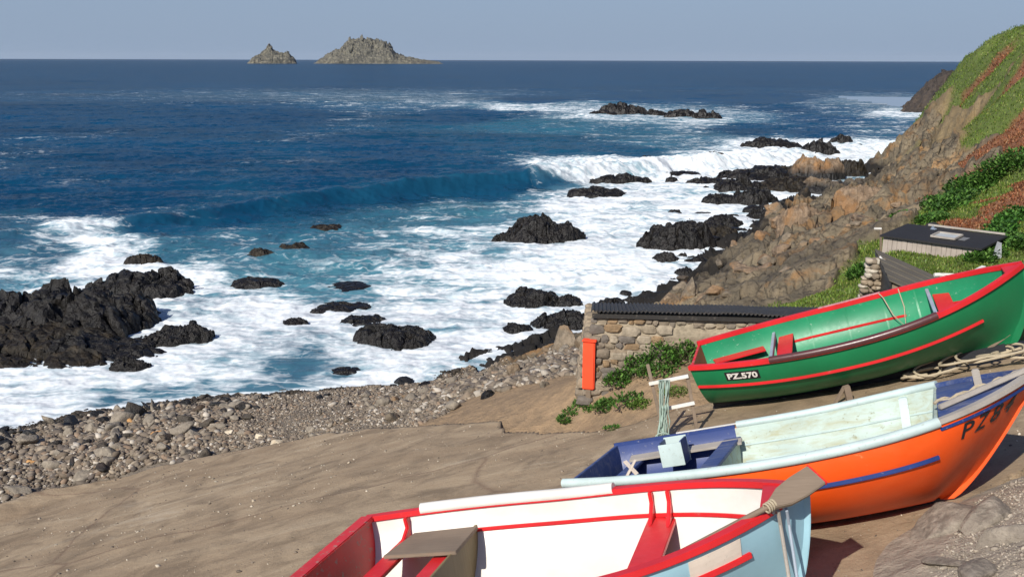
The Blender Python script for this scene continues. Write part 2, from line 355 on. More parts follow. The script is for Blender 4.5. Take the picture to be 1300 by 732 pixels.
# ---------------------------------------------------------------- slipway (a thick concrete sheet laid over the slope)
def plp(px, py):
    d = ray(px, py); k = 5.26-.25*1.14+.17*10.22; t = (k-CZ)/(d[2]-.25*d[0]+.17*d[1]); return d*t
edge = [plp(*p)[:2] for p in [(-120, 690), (0, 655), (60, 634), (140, 610), (200, 591), (300, 572), (430, 547), (540, 539), (600, 536), (640, 533), (652, 545), (700, 549), (790, 541), (850, 520), (872, 505)]]
poly = np.array([(-24, -6), (-24, 14), *edge, (4.6, 17.0), (7.5, 16.6), (10.8, 15.4), (10.6, 13.8), (6.6, 10.4), (4.35, 8.75), (3.35, 7.3), (2.2, 4.5), (2.0, -6)])
def inpoly(x, y, P):
    c = np.zeros(x.shape, bool); j = len(P)-1
    for i in range(len(P)):
        xi, yi = P[i]; xj, yj = P[j]
        c ^= ((yi > y) != (yj > y)) & (x < (xj-xi)*(y-yi)/(yj-yi+1e-12)+xi); j = i
    return c
gx = np.arange(-24.5, 11.5, .07); gy = np.arange(-6.5, 25.5, .07); GX, GY = np.meshgrid(gx, gy, indexing='ij')
jx = .22*fbm(GX*1.3, GY*1.3, 0, 4, 61); jy = .22*fbm(GX*1.3, GY*1.3, 0, 4, 62)
ins = inpoly(GX+jx, GY+jy, poly)
def slipz(x, y): return np.maximum(plane(x, y), .38+.04*(plane(x, y)))+.05*fbm(x*.35, y*.35, 0, 3, 63)+.018*fbm(x*1.8, y*1.8, 0, 3, 64)
GZ = slipz(GX, GY)-np.where(ins, 0, .5)
Fs = grid_faces(len(gx), len(gy)); insr = ins.ravel(); kp = insr[Fs].any(1)
m_slip = N('slipway_concrete'); co = m_slip.co('World')
cs = m_slip.co('World', (.42, 1.15, 1), (0, 0, R(12)))
f1 = m_slip.noise(cs, .8, 9, .68, .9); f2 = m_slip.noise(co, 1.3, 6, .6, .5); f3 = m_slip.noise(co, 14, 6, .7); f4 = m_slip.noise(co, 60, 3, .7)
col = m_slip.mix(m_slip.ramp(f1, [(.34, 0.0), (.66, 1.0)]), (.255, .182, .112), (.385, .292, .188))
col = m_slip.mix(m_slip.ramp(f2, [(.46, 0.0), (.66, .75)]), col, (.16, .115, .072))
col = m_slip.mix(m_slip.ramp(f1, [(.60, 0.0), (.70, .6)]), col, (.42, .35, .26))
col = m_slip.mix(m_slip.ramp(f3, [(.58, 0.0), (.70, .6)]), col, (.11, .08, .055))
col = m_slip.mix(m_slip.ramp(f4, [(.60, 0.0), (.70, .5)]), col, (.44, .38, .29))
vo = m_slip.n('TexVoronoi', feature='DISTANCE_TO_EDGE'); vo.inputs['Scale'].default_value = .11
wv = m_slip.n('VectorMath', operation='ADD'); nn = m_slip.n('TexNoise'); nn.inputs['Scale'].default_value = .5; nn.inputs['Detail'].default_value = 8; m_slip.l(co, nn.inputs[0])
m_slip.l(co, wv.inputs[0]); m_slip.l(nn.outputs[1], wv.inputs[1]); m_slip.l(wv.outputs[0], vo.inputs['Vector'])
ck = m_slip.ramp(vo.outputs['Distance'], [(0.0, 0.0), (.006, 1.0)])
col = m_slip.mix(m_slip.math('MULTIPLY', m_slip.math('SUBTRACT', 1.0, ck), .45), col, (.10, .05, .035))
m_slip.base(col); m_slip.rough(.88); m_slip.b.inputs['Specular IOR Level'].default_value = .3
b = m_slip.bump(f1, .05, .7); b = m_slip.bump(f3, .02, .9, b); m_slip.bump(f4, .006, .9, b)
Vs, Fs2, _ = compact(np.c_[GX.ravel(), GY.ravel(), GZ.ravel()], Fs, kp)
tag(link('slipway', nmesh('slipway', Vs, Fs2, m_slip.m)), kind='structure')

# ---------------------------------------------------------------- sea
SEA = [(0, 100, 0, 0, 0), (650, 100, 0, 0, 0), (1180, 100, 0, 0, 0), (0, 150, 0, 0, 0), (300, 150, 0, 0, 0), (600, 150, 0, .05, 0), (500, 190, 0, 0, 0), (200, 200, 0, 0, 0), (730, 133, .5, .3, .3), (762, 146, .8, .3, .4), (800, 150, .6, .4, .2),
 (930, 147, .45, .1, 0), (900, 152, .6, .1, .2), (860, 153, .6, .2, 0), (1000, 139, .1, 0, 0), (1060, 138, .2, 0, 0), (1110, 131, .35, 0, 0), (1140, 143, .8, 0, 0), (1090, 140, .25, 0, 0), (1050, 152, .1, 0, 0), (650, 138, .75, 0, .3), (681, 139, .75, 0, .3), (665, 142, .1, .1, 0), (620, 142, 0, 0, 0), (700, 128, 0, 0, 0), (800, 125, 0, 0, 0), (950, 125, 0, 0, 0),
 (650, 160, .2, .8, 0), (720, 160, .28, .8, 0), (800, 163, .22, .6, 0), (700, 185, .02, .3, 0), (620, 180, 0, .2, 0), (850, 182, .38, .5, 0), (900, 180, .42, .4, 0), (800, 190, .1, .3, 0), (950, 184, .8, .2, .6), (1000, 190, 1, 0, .9), (1100, 190, 1, 0, 1), (1112, 200, 1, 0, .7), (1060, 186, .95, 0, .9),
 (1145, 160, .3, 0, 0), (1120, 170, .3, 0, 0), (1050, 168, .1, 0, 0), (950, 165, .05, .1, 0), (688, 226, .85, .2, .8), (720, 217, 1, 0, 1), (780, 210, 1, 0, 1), (850, 208, 1, 0, 1), (930, 205, 1, 0, 1), (1000, 205, 1, 0, .8), (960, 215, 1, 0, .6),
 (660, 222, .05, .2, 0), (600, 215, 0, .1, 0), (500, 218, 0, 0, 0), (400, 230, 0, 0, 0), (200, 245, 0, 0, 0), (0, 250, 0, 0, 0), (100, 270, 0, 0, 0), (660, 236, .12, .5, 0), (620, 240, .05, .5, 0), (500, 252, .06, .4, 0), (400, 258, .05, .2, 0), (300, 270, .05, .1, 0), (680, 245, .45, .4, 0),
 (700, 240, .7, .2, 0), (720, 260, .85, 0, 0), (800, 245, .92, 0, 0), (870, 250, .95, 0, 0), (880, 280, .9, 0, 0), (760, 280, .9, 0, 0), (640, 262, .5, .8, 0), (600, 265, .4, 1, 0), (550, 275, .38, .9, 0), (480, 270, .28, .7, 0), (420, 275, .25, .6, 0), (350, 285, .18, .5, 0), (250, 285, .14, .3, 0),
 (200, 290, .15, .2, 0), (150, 275, .1, 0, 0), (95, 294, .95, 0, .4), (75, 303, .6, 0, 0), (130, 306, .9, 0, .3), (180, 312, .7, .2, 0), (20, 300, .3, .2, 0), (20, 285, .25, .2, 0), (100, 335, 1, 0, 0), (140, 335, .95, 0, 0), (70, 320, .3, .3, 0),
 (230, 320, .3, .5, 0), (270, 312, .3, .5, 0), (300, 338, .5, .6, 0), (350, 336, .42, .9, 0), (420, 312, .32, .8, 0), (450, 298, .42, .9, 0), (500, 310, .5, 1, 0), (560, 300, .62, .9, 0), (620, 300, .75, .7, 0), (600, 330, .75, .8, 0), (680, 330, .92, .2, 0), (750, 330, .92, .1, 0), (820, 330, .92, 0, 0),
 (500, 340, .62, .9, 0), (440, 340, .52, 1, 0), (400, 350, .52, .9, 0), (330, 352, .7, .5, 0), (250, 350, .85, .3, 0), (200, 360, .9, 0, 0), (250, 380, .85, 0, 0), (150, 380, .95, 0, 0), (330, 390, .9, .2, 0), (450, 370, .7, .9, 0), (520, 370, .75, .8, 0), (600, 380, .9, .3, 0), (700, 360, .95, 0, 0),
 (700, 410, .95, 0, 0), (620, 420, .95, .2, 0), (550, 445, .95, 0, 0), (450, 440, .9, .2, 0), (350, 430, .88, 0, 0), (250, 440, .9, 0, 0), (200, 425, .9, 0, 0), (0, 470, .95, 0, .2), (100, 480, .95, 0, .2), (60, 500, .9, 0, .3), (30, 530, 1, 0, .6), (110, 512, .7, .2, 0), (150, 514, .42, .2, 0), (200, 498, .5, .1, 0), (250, 488, .6, .1, 0),
 (160, 490, .85, 0, .2), (300, 470, .85, 0, 0), (350, 475, .42, .3, 0), (380, 468, .4, .3, 0), (335, 490, .5, .1, 0), (420, 482, .6, .1, 0), (480, 476, .95, 0, .5), (520, 472, 1, 0, .6), (580, 468, .97, 0, .3), (650, 440, 1, 0, .2), (700, 425, 1, 0, .2), (220, 470, .95, 0, .1), (780, 370, .95, 0, 0),
 (860, 330, .9, 0, 0), (900, 310, .85, 0, 0), (940, 270, .9, 0, 0), (1000, 262, .85, 0, 0), (1040, 262, .8, 0, 0), (0, 400, .5, 0, 0), (-200, 300, .2, .2, 0), (-200, 450, .8, 0, 0), (-200, 550, .85, 0, 0), (-300, 180, 0, 0, 0), (1250, 160, .3, .2, 0), (1100, 235, .6, .3, 0)]
SQ = np.array([[*at(a_[0], a_[1], 0)[:2], max(a_[2]-.17*a_[3], 0), *a_[3:]] for a_ in SEA])
def seafield(x, y):
    r = np.hypot(x, y)+1e-6; t = x/r; lr = np.log(np.minimum(r, 420)); t = t+.012*fbm(t*14, lr*7, 0, 3, 81); lr = lr+.03*fbm(t*16+9, lr*8, 0, 3, 82)
    num = [0, 0, 0]; den = 1e-9
    for q in SQ:
        rr = math.hypot(q[0], q[1]); d2 = (t-q[0]/rr)**2+((lr-math.log(rr))*.42)**2+2e-5
        w_ = 1/(d2*d2); den = den+w_
        for k in range(3): num[k] = num[k]+w_*q[2+k]
    return [n_/den for n_ in num]
X, Y, Fq = polar(23, 260, 950, 900, 60, 80, (np.geomspace(262, 15000, 100),))
X = X.ravel(); Y = Y.ravel(); r_ = np.hypot(X, Y)
keep = np.ones(len(Fq), bool)
foam, turq, surge = seafield(X, Y)
gg = G0(X, Y)
crest = np.array([at(px, py, .7)[:2] for px, py in [(-150, 296), (60, 283), (150, 272), (250, 262), (350, 251), (450, 240), (550, 230), (620, 225), (690, 221), (750, 216), (830, 209), (930, 201), (1010, 192), (1110, 184)]])
o_ = np.argsort(crest[:, 0]); yc = np.interp(X, crest[o_, 0], crest[o_, 1])+.8*fbm(X*.15, X*0, 0, 2, 83)
xs = [at(px, 250, 0)[0] for px in (0, 150, 300, 450, 620, 760, 1000, 1200)]
A = np.interp(X, xs, [.10, .32, .55, .85, 1.25, 1.2, .85, .3])
u = Y-yc
wave = A*np.where(u > 0, np.exp(-(np.maximum(u, 0)/4.5)**2), np.exp(-(np.minimum(u, 0)/1.5)**2))-.25*A*np.exp(-((u+6)/4.0)**2)
dist = 1/(1+(r_/420)**2)
def wv_(lx, ang, ph, amp, warp=2.0):
    c, s = math.cos(ang), math.sin(ang); p = (X*c+Y*s)/lx*6.283+warp*fbm(X/lx*.35, Y/lx*.35, 0, 2, int(ph*10)); return amp*np.sin(p+ph)
z = wave*(1+.22*fbm(X*.5, Y*.25, 0, 3, 90)+.10*fbm(X*1.7, Y*.9, 0, 3, 91))
sea_out = sm(-.2, -3.2, gg)
z += (wv_(17, 1.35, 1, .11)+wv_(9, 1.75, 2, .08)+wv_(5.2, 1.2, 3, .05)+wv_(3.1, 1.9, 4, .035))*sm(27, 60, r_)*dist*(.5+.5*sea_out)
z += (.16*fbm(X*.35, Y*.6, 0, 4, 84)+.10*fbm(X*1.1, Y*1.6, 0, 4, 85, True))*(.35+.65*sm(28, 50, r_))*dist
z += foam*.07*fbm(X*1.8, Y*1.8, 0, 4, 86)*dist
z += surge*(.45*(fbm(X*.45, Y*.45, 0, 5, 87)+.35)+.30*fbm(X*1.6, Y*1.6, 0, 4, 88))*sm(24, 60, r_)+surge*.12*(1-sm(24, 60, r_))*(fbm(X*1.6, Y*1.6, 0, 5, 88)+.2)
z = np.where(gg > -.35, z*sm(.3, -.35, gg)*1.0, z)
foam = foam*sm(460, 280, r_); turq = turq*sm(460, 280, r_)
fslope = np.exp(-((u+2.2)/2.0)**2)*np.clip(A/1.3, 0, 1)*(1-sm(.3, .8, surge))
foam = np.clip(foam*(1-.8*fslope), 0, 1); turq = np.clip(turq*(1-.75*np.exp(-((u+3)/5.0)**2)*np.clip(A, 0, 1)*(1-sm(.3, .8, surge))), 0, 1)
# lace along the very edge of the wash
foam = np.maximum(foam, .92*np.exp(-((gg+.05)/.07)**2)*sm(70, 40, r_))
s = N('sea_water'); co = s.co('World'); fa = s.attr('foam'); ta = s.attr('turq'); sa_ = s.attr('surge')
cst = s.co('World', (.5, 1.0, .0), (0, 0, R(-18)))
wn = s.n('TexNoise'); wn.inputs['Scale'].default_value = .22; wn.inputs['Detail'].default_value = 5; s.l(cst, wn.inputs[0])
wa = s.n('VectorMath', operation='MULTIPLY_ADD'); s.l(wn.outputs[1], wa.inputs[0]); wa.inputs[1].default_value = (3.5, 3.5, 0); s.l(cst, wa.inputs[2])
wco = wa.outputs[0]
st1 = s.noise(wco, .30, 10, .60, .9); st2 = s.noise(wco, 1.2, 8, .62, 1.2)
v1 = s.n('TexVoronoi', feature='DISTANCE_TO_EDGE'); v1.inputs['Scale'].default_value = 1.15; s.l(wco, v1.inputs['Vector'])
wb = s.n('VectorMath', operation='MULTIPLY_ADD'); wn2 = s.n('TexNoise'); wn2.inputs['Scale'].default_value = 1.6; wn2.inputs['Detail'].default_value = 5; s.l(co, wn2.inputs[0])
s.l(wn2.outputs[1], wb.inputs[0]); wb.inputs[1].default_value = (1.1, 1.1, 0); s.l(wco, wb.inputs[2]); s.l(wb.outputs[0], v1.inputs['Vector'])
lace = s.ramp(v1.outputs['Distance'], [(0.0, 1.0), (.10, .55), (.35, 0.0)])
pat = s.math('ADD', s.math('ADD', s.math('MULTIPLY', s.math('SUBTRACT', st1, .5), 2.3), s.math('MULTIPLY', s.math('SUBTRACT', st2, .5), 1.1)), s.math('MULTIPLY', s.math('SUBTRACT', lace, .3), .42))
thr = s.math('ADD', pat, s.math('MULTIPLY', fa.outputs[2], 1.05))     # > .75 is foam
fm = s.ramp(s.math('SUBTRACT', thr, .40), [(.06, 0.0), (.36, .5), (.68, 1.0)])
fm = s.math('MULTIPLY', fm, s.ramp(fa.outputs[2], [(.03, 0.0), (.12, 1.0)]))
deep = s.mix(s.ramp(s.noise(s.co('World', (.012, .03, 0)), 1.0, 6, .6), [(.35, 0.0), (.7, 1.0)]), (.0015, .030, .070), (.0035, .050, .112))
wcol = s.mix(s.math('MULTIPLY', ta.outputs[2], .45), deep, (.045, .20, .24))
wcol = s.mix(s.math('MULTIPLY', s.ramp(fa.outputs[2], [(.1, 0.0), (1.0, 1.0)]), .85), wcol, (.15, .31, .37))
nfo = s.noise(wco, 2.2, 8, .7)
fcol = s.mix(s.ramp(nfo, [(.36, .55), (.60, 0.0)]), (.76, .78, .78), (.38, .47, .52))
s.base(s.mix(fm, wcol, fcol)); s.rough(s.mix(fm, (.16,)*3, (.75,)*3)); s.b.inputs['IOR'].default_value = 1.33
s.b.inputs['Specular IOR Level'].default_value = 0
# ripples: the surface normal is turned by noise read in world space (works at any distance)
acc = s.n('NewGeometry').outputs['Normal']
for sc__, scl, amp in (((.05, .12, .1), 1.0, .22), ((.30, .62, .3), 1.0, .30), ((1.2, 2.2, 1), 1.0, .26), ((5, 8, 4), 1.0, .14)):
    nz_ = s.n('TexNoise'); nz_.inputs['Scale'].default_value = scl; nz_.inputs['Detail'].default_value = 3; nz_.inputs['Distortion'].default_value = .3; s.l(s.co('World', sc__, (0, 0, R(-14))), nz_.inputs[0])
    sb = s.n('VectorMath', operation='SUBTRACT'); s.l(nz_.outputs[1], sb.inputs[0]); sb.inputs[1].default_value = (.5, .5, .5)
    ma = s.n('VectorMath', operation='MULTIPLY_ADD'); s.l(sb.outputs[0], ma.inputs[0]); ma.inputs[1].default_value = (amp*1.6, amp*2.6, 0); s.l(acc, ma.inputs[2]); acc = ma.outputs[0]
nr_ = s.n('VectorMath', operation='NORMALIZE'); s.l(acc, nr_.inputs[0]); s.l(nr_.outputs[0], s.b.inputs['Normal'])
# rough water never mirrors the whole sky: reflection follows Fresnel up to a ceiling
fr = s.n('Fresnel'); fr.inputs['IOR'].default_value = 1.33; s.l(nr_.outputs[0], fr.inputs['Normal'])
gl = s.n('BsdfGlossy'); gl.inputs['Roughness'].default_value = .16; s.l(nr_.outputs[0], gl.inputs['Normal'])
fc_ = s.math('MULTIPLY', s.math('MINIMUM', s.math('MULTIPLY', fr.outputs[0], .7), .26), s.math('SUBTRACT', 1.0, fm))
mx = s.n('MixShader'); s.l(fc_, mx.inputs[0]); s.l(s.b.outputs[0], mx.inputs[1]); s.l(gl.outputs[0], mx.inputs[2]); s.l(mx.outputs[0], s.t.nodes['Material Output'].inputs[0])

Vw = np.c_[X, Y, z]; keep = ~((gg[Fq] > .35).all(1) & (r_[Fq] < 330).all(1) & (X[Fq] > -12).all(1))
V2, F2, (f2_, t2, s2) = compact(Vw, Fq, keep, foam, turq, surge)
tag(link('sea', nmesh('sea', V2, F2, s.m, True, None, {'foam': f2_, 'turq': t2, 'surge': s2})), kind='structure')
# ---------------------------------------------------------------- rocks
def ico(sub):
    bm = bmesh.new(); bmesh.ops.create_icosphere(bm, subdivisions=sub, radius=1); bm.verts.ensure_lookup_table()
    V = np.array([v.co[:] for v in bm.verts]); Fc = np.array([[v.index for v in f.verts] for f in bm.faces]); bm.free(); return V, Fc
ICO = {k: ico(k) for k in (1, 2, 3, 4, 5, 6)}
def rockshape(seed, sub=4, npl=16, crag=.22, flat=1.0, rough=.05, jag=0.0):
    V, Fc = ICO[sub]; V = V/np.linalg.norm(V, axis=1)[:, None]; rg = np.random.default_rng(seed)
    nn_ = rg.normal(size=(npl, 3)); nn_ /= np.linalg.norm(nn_, axis=1)[:, None]; h = rg.uniform(.62, 1.0, npl)
    q = (V@nn_.T)/h; k = 14.0
    r = 1/(np.log(np.exp(np.clip(q*k, -50, 60)).sum(1))/k)
    P = V*r[:, None]; o = seed*3.17
    d = crag*fbm(P[:, 0]*1.7+o, P[:, 1]*1.7, P[:, 2]*1.7, 5, seed % 97, True, .55)+rough*fbm(P[:, 0]*7+o, P[:, 1]*7, P[:, 2]*7, 3, 5)
    if jag: d += jag*np.abs(fbm(P[:, 0]*3.4+o, P[:, 1]*3.4, P[:, 2]*5, 4, seed % 89, True))
    P = P+V*d[:, None]; P[:, 2] *= flat
    return P/np.abs(P).max(0), Fc
m_black = rockmat('wet_black_rock', (.005, .0045, .004), (.008, .0065, .0055), (.015, .012, .0095), .42, spec=.3, bump=.05)
m_blackb = rockmat('weedy_black_rock', (.008, .0065, .0045), (.013, .010, .007), (.034, .025, .014), .5, spec=.25, bump=.05)
m_brown = rockmat('brown_rock', (.095, .078, .055), (.18, .142, .098), (.26, .205, .145), .85, lichen=(.30, .15, .05), lich=.45, wet=.9)
m_orange = rockmat('lichen_rock', (.09, .065, .045), (.19, .13, .08), (.28, .20, .13), .85, lichen=(.30, .145, .045), lich=.65, wet=1.1)
m_grey = rockmat('grey_stone', (.15, .128, .10), (.225, .19, .145), (.30, .255, .195), .85, sc0=2, bump=.02)
m_isl = rockmat('island_rock', (.045, .044, .038), (.10, .095, .072), (.21, .19, .14), .9, sc0=.06, bump=1.0, white=(.4, .37, .3))
RK = [
 # cx, base y, width, visible height, material, label, (depth ratio, z lift)
 (25, 428, 255, 78, 'k', 'huge jagged black rock mass at the left edge of the bay', .6),
 (5, 460, 240, 50, 'w', 'low weedy black slab lying in front of the huge left rock', .7),
 (165, 376, 135, 40, 'k', 'long pointed black ledge reaching right from the huge left rock', .6),
 (118, 455, 160, 38, 'k', 'low black ledge at the right foot of the weedy slab', .6),
 (213, 438, 78, 34, 'k', 'broken black rock awash just right of the weedy ledge', .8),
 (160, 470, 40, 18, 'k', 'small black rock in white foam near the left beach', .8),
 (178, 336, 42, 15, 'w', 'rounded brown rock behind the tip of the long pointed ledge', .7),
 (332, 327, 38, 14, 'w', 'left of two low brown rocks in blue water offshore', .7),
 (371, 318, 36, 11, 'w', 'right of two low brown rocks in blue water offshore', .7),
 (322, 363, 60, 12, 'k', 'flat black rock awash below the two low brown rocks', .7),
 (412, 292, 40, 9, 'w', 'brown rock just breaking the surface behind the surf', .8),
 (500, 440, 98, 38, 'k', 'large cracked black rock in the middle of the surf', .9),
 (460, 414, 60, 18, 'k', 'black rock touching the left side of the large cracked rock', .9),
 (420, 396, 54, 12, 'k', 'flat black rock in the chain left of the cracked rock', .9),
 (373, 411, 27, 10, 'k', 'small isolated black rock at the left end of the chain', .9),
 (388, 394, 30, 7, 'k', 'thin black ledge behind the small isolated chain rock', .9),
 (452, 391, 34, 8, 'k', 'low black ledge at the back of the central chain', .9),
 (440, 368, 60, 6, 'k', 'thin black reef sliver behind the central chain', .9),
 (437, 474, 35, 9, 'k', 'small dark rock just off the shingle in the middle', .8),
 (685, 309, 102, 43, 'k', 'big domed black rock standing alone in white foam', .8),
 (672, 388, 72, 27, 'k', 'black rock at the back left of the group near the hut', .8),
 (722, 388, 36, 16, 'k', 'black rock at the back right of the group near the hut', .8),
 (712, 417, 74, 30, 'k', 'broad black rock at the front of the group near the hut', .8),
 (656, 422, 38, 15, 'k', 'small pointed black rock in front of the group near the hut', .8),
 (783, 231, 62, 16, 'k', 'dark rock below the breaking wave, the upper of a pair', .6),
 (759, 248, 70, 15, 'k', 'long flat rock below the breaking wave, the lower of a pair', .6),
 (818, 229, 17, 5, 'k', 'tiny dark rock right of the upper rock under the breaker', .6),
 (820, 208, 36, 12, 'k', 'black rock half swallowed by the breaking wave', .6),
 (907, 200, 25, 9, 'k', 'small square black rock in the white surge', .6),
 (987, 189, 66, 15, 'k', 'long black rock with spray running over its back', .6),
 (1044, 198, 44, 22, 'k', 'upright black rock in the white surge, left of two', .7),
 (1070, 184, 26, 14, 'k', 'blocky black rock in the white surge, right of two', .7),
 (1087, 187, 16, 6, 'k', 'low black rock at the right end of the surge', .7),
 (796, 145, 62, 17, 'k', 'highest rock of the far offshore reef', .5),
 (766, 146, 32, 7, 'k', 'left end rock of the far offshore reef', .5),
 (832, 147, 28, 8, 'k', 'low middle rock of the far offshore reef', .5),
 (866, 150, 42, 12, 'k', 'second highest rock of the far offshore reef', .5),
 (897, 151, 34, 11, 'k', 'right end rock of the far offshore reef', .5),
 (866, 221, 40, 5, 'k', 'thin black rock line in the foam below the breaker', .6),
 (853, 228, 14, 5, 'k', 'dot of black rock below the thin rock line', .7),
 (903, 236, 46, 14, 'k', 'black rock at the left end of the dark reef by the shore', .7),
 (945, 243, 70, 24, 'k', 'wide black rock in the centre of the dark reef by the shore', .7),
 (958, 259, 52, 24, 'k', 'black rock at the front of the dark reef by the shore', .7),
 (918, 257, 42, 13, 'k', 'low black rock in front left of the dark reef by the shore', .7),
 (962, 226, 74, 19, 'k', 'black rock at the back of the dark reef by the shore', .7),
 (1003, 222, 38, 13, 'w', 'weedy rock between the dark reef and the lichen rocks', .7),
 (1040, 228, 58, 32, 'o', 'tall orange topped rock rising from the dark reef', .7),
 (1080, 224, 44, 24, 'w', 'brown black rock right of the tall orange topped rock', .7),
 (1010, 244, 84, 24, 'w', 'broad weedy rock under the tall orange topped rock', .7),
 (1060, 246, 70, 22, 'b', 'brown rock shelf right of the broad weedy rock', .7),
 (1088, 242, 40, 18, 'b', 'brown boulder beside the tidal pool under the cliff', .7),
 (1102, 253, 54, 20, 'o', 'bright orange lichen boulder at the head of the shore', .7),
 (1040, 259, 30, 8, 'k', 'small black rock in foam before the brown rock shelf', .7),
 (1012, 266, 20, 9, 'k', 'black boulder in the narrow foam channel', .8),
 (1021, 281, 48, 22, 'o', 'orange topped boulder at the seaward edge of the rocky shore', .8),
 (972, 281, 40, 19, 'k', 'black boulder left of the orange topped shore boulder', .8),
 (922, 288, 42, 18, 'k', 'split black boulder at the corner of the rocky shore', .8),
 (898, 290, 28, 11, 'k', 'low black boulder left of the split one', .8),
 (856, 273, 18, 8, 'k', 'small black rock alone in the foam right of the domed rock', .8),
 (895, 272, 20, 4, 'k', 'thin black rock behind the low black boulder', .8),
 (860, 318, 92, 42, 'k', 'large rugged black rock at the foot of the brown shore', .8),
 (846, 332, 34, 15, 'k', 'black boulder at the lower left of the large rugged rock', .8),
 (915, 304, 52, 20, 'w', 'weedy rock right of the large rugged rock', .8),
 (878, 334, 18, 8, 'k', 'little black rock below the large rugged rock', .8),
 (870, 348, 24, 11, 'k', 'black rock in foam beside the brown shore', .8),
 (838, 364, 14, 6, 'k', 'dot of black rock in foam behind the hut roof', .8),
 (795, 372, 14, 5, 'k', 'tiny rock awash left of the dot behind the hut roof', .8),
 (880, 376, 34, 22, 'b', 'brown boulder on the waterline right behind the hut roof', .8),
 (852, 388, 30, 17, 'b', 'brown boulder second along the waterline behind the hut roof', .8),
 (815, 388, 34, 14, 'k', 'dark boulder third along the waterline behind the hut roof', .8),
 (772, 396, 44, 20, 'k', 'dark boulder showing over the left end of the hut roof', .8),
 (718, 442, 36, 30, 'b', 'tall brown boulder left of the orange box', .9),
 (744, 440, 26, 20, 'b', 'brown boulder right behind the orange box', .9),
 (684, 436, 30, 9, 'k', 'wet flat boulder on the waterline left of the tall brown one', .9),
 (680, 446, 26, 10, 'k', 'second wet flat boulder below the waterline one', .9),
 (657, 462, 42, 14, 'b', 'long brown flat topped boulder above the shingle', .9),
 (656, 476, 24, 17, 'b', 'dark grey boulder under the long flat topped one', .9),
 (610, 479, 26, 14, 'b', 'brown boulder at the water edge in the middle of the beach', .9),
 (630, 476, 24, 9, 'b', 'flat boulder right of the middle beach boulder', .9),
 (575, 483, 18, 9, 'k', 'dark boulder at the water edge left of the middle boulders', .9),
 (515, 488, 34, 12, 'b', 'flat brown boulder at the top of the fine shingle', .9),
 (540, 489, 16, 7, 'k', 'small dark boulder right of the flat shingle boulder', .9),
 (690, 492, 22, 12, 'b', 'boulder half buried where shingle meets sand', .9),
 (620, 505, 20, 12, 'k', 'dark boulder in the shingle above the sand bank', .9),
]
MM = {'k': m_black, 'w': m_blackb, 'o': m_orange, 'b': m_brown, 'g': m_grey}
for i, (cx, by, wpx, hpx, mk, lab, dr) in enumerate(RK):
    p = at(cx, by, 0)
    if G0(p[0], p[1]) > .05: p = hit(cx, by)
    d = math.hypot(p[0], p[1]); dep = math.atan2(CZ-p[2], d); slant = math.hypot(d, CZ-p[2])/FPX
    wide = 1.22 if 860 < cx < 1110 and by < 292 else 1.12; W_ = wpx*slant*wide; Hv = hpx*slant*1.15; D = W_*dr
    Hh = (Hv-D*.55*math.sin(dep))/math.cos(dep); Hh = max(Hh, .14*W_ if hpx > 8 else .07*W_)
    zl = p[2]
    if mk in 'kw' or wpx >= 40:                  # broken ledges: angular blocks, low saddles go under water
        n1_ = int(min(260, max(50, wpx*1.7))); n2_ = max(36, int(n1_*.7)); UU, VV = np.meshgrid(np.linspace(-1.12, 1.12, n1_), np.linspace(-1.15, 1.15, n2_), indexing='ij')
        wx_, wy_ = UU*W_*.5, VV*D*.5; q0_ = max(.22, min(1.1, W_*.17)); sd_ = 300+i
        rad = np.sqrt(UU**2+VV**2)*(1+.30*fbm(UU*1.6+i, VV*1.6, 0, 3, sd_))
        E_ = np.clip(1-rad**2.4, -.6, 1)
        cw1 = cells(wx_/q0_*.55+i*3.3+.25*fbm(wx_/q0_, wy_/q0_, 0, 2, 3), wy_/q0_*.75, sd_, 1.1); cw2 = cells(wx_/q0_*1.6+9, wy_/q0_*2.1+i, sd_+5, .9); cw3 = cells(wx_/q0_*4.2, wy_/q0_*5+i, sd_+9, .8)
        prof_ = (.62-.30*UU*(1 if i % 2 else -1)) if wpx > 60 else .72
        hgt = Hh*(np.sign(E_)*np.abs(E_)**.7*prof_+.25*cw1*np.clip(E_+.3, 0, 1)+.10*cw2+.035*cw3+.10*fbm(wx_/q0_*1.2, wy_/q0_*1.2, i, 4, sd_, True)+.02)
        hgt = hgt-(.10*Hh+.02)-(1-sm(1.25, .85, rad))*.6*Hh
        jx_ = .16*q0_*fbm(wx_/q0_*2, wy_/q0_*2, hgt/q0_*2, 3, sd_+2); jy_ = .16*q0_*fbm(wx_/q0_*2, wy_/q0_*2, hgt/q0_*2, 3, sd_+3)
        P = np.stack([wx_+jx_, wy_+jy_, hgt], -1).reshape(-1, 3); Fc = grid_faces(n1_, n2_); lim_ = -.35 if p[2] < .05 else -.6*Hh-.25
        keep_ = P[Fc][:, :, 2].max(1) > lim_
        if keep_.sum() < 20: keep_[:] = True
        me = nmesh('rock', *compact(P, Fc, keep_)[:2], MM[mk], True); me.set_sharp_from_angle(angle=R(32))
    else:
        P, Fc = rockshape(100+i, 4, 12, .16, 1, .04, .05); P = P*np.array([W_*.5, D*.5, Hh*1.15]); P[:, 2] -= Hh*.13
        me = nmesh('rock', P, Fc, MM[mk]); me.set_sharp_from_angle(angle=R(32))
    o = link('sea_rock' if p[2] < .05 else 'shore_boulder', me); o.location = (p[0], p[1]+D*.32*math.cos(math.atan2(p[0], p[1])), p[2]); o.rotation_euler.z = 0
    tag(o, lab, 'rock', 'dark rocks in the surf' if p[2] < .05 else 'brown boulders at the top of the beach')

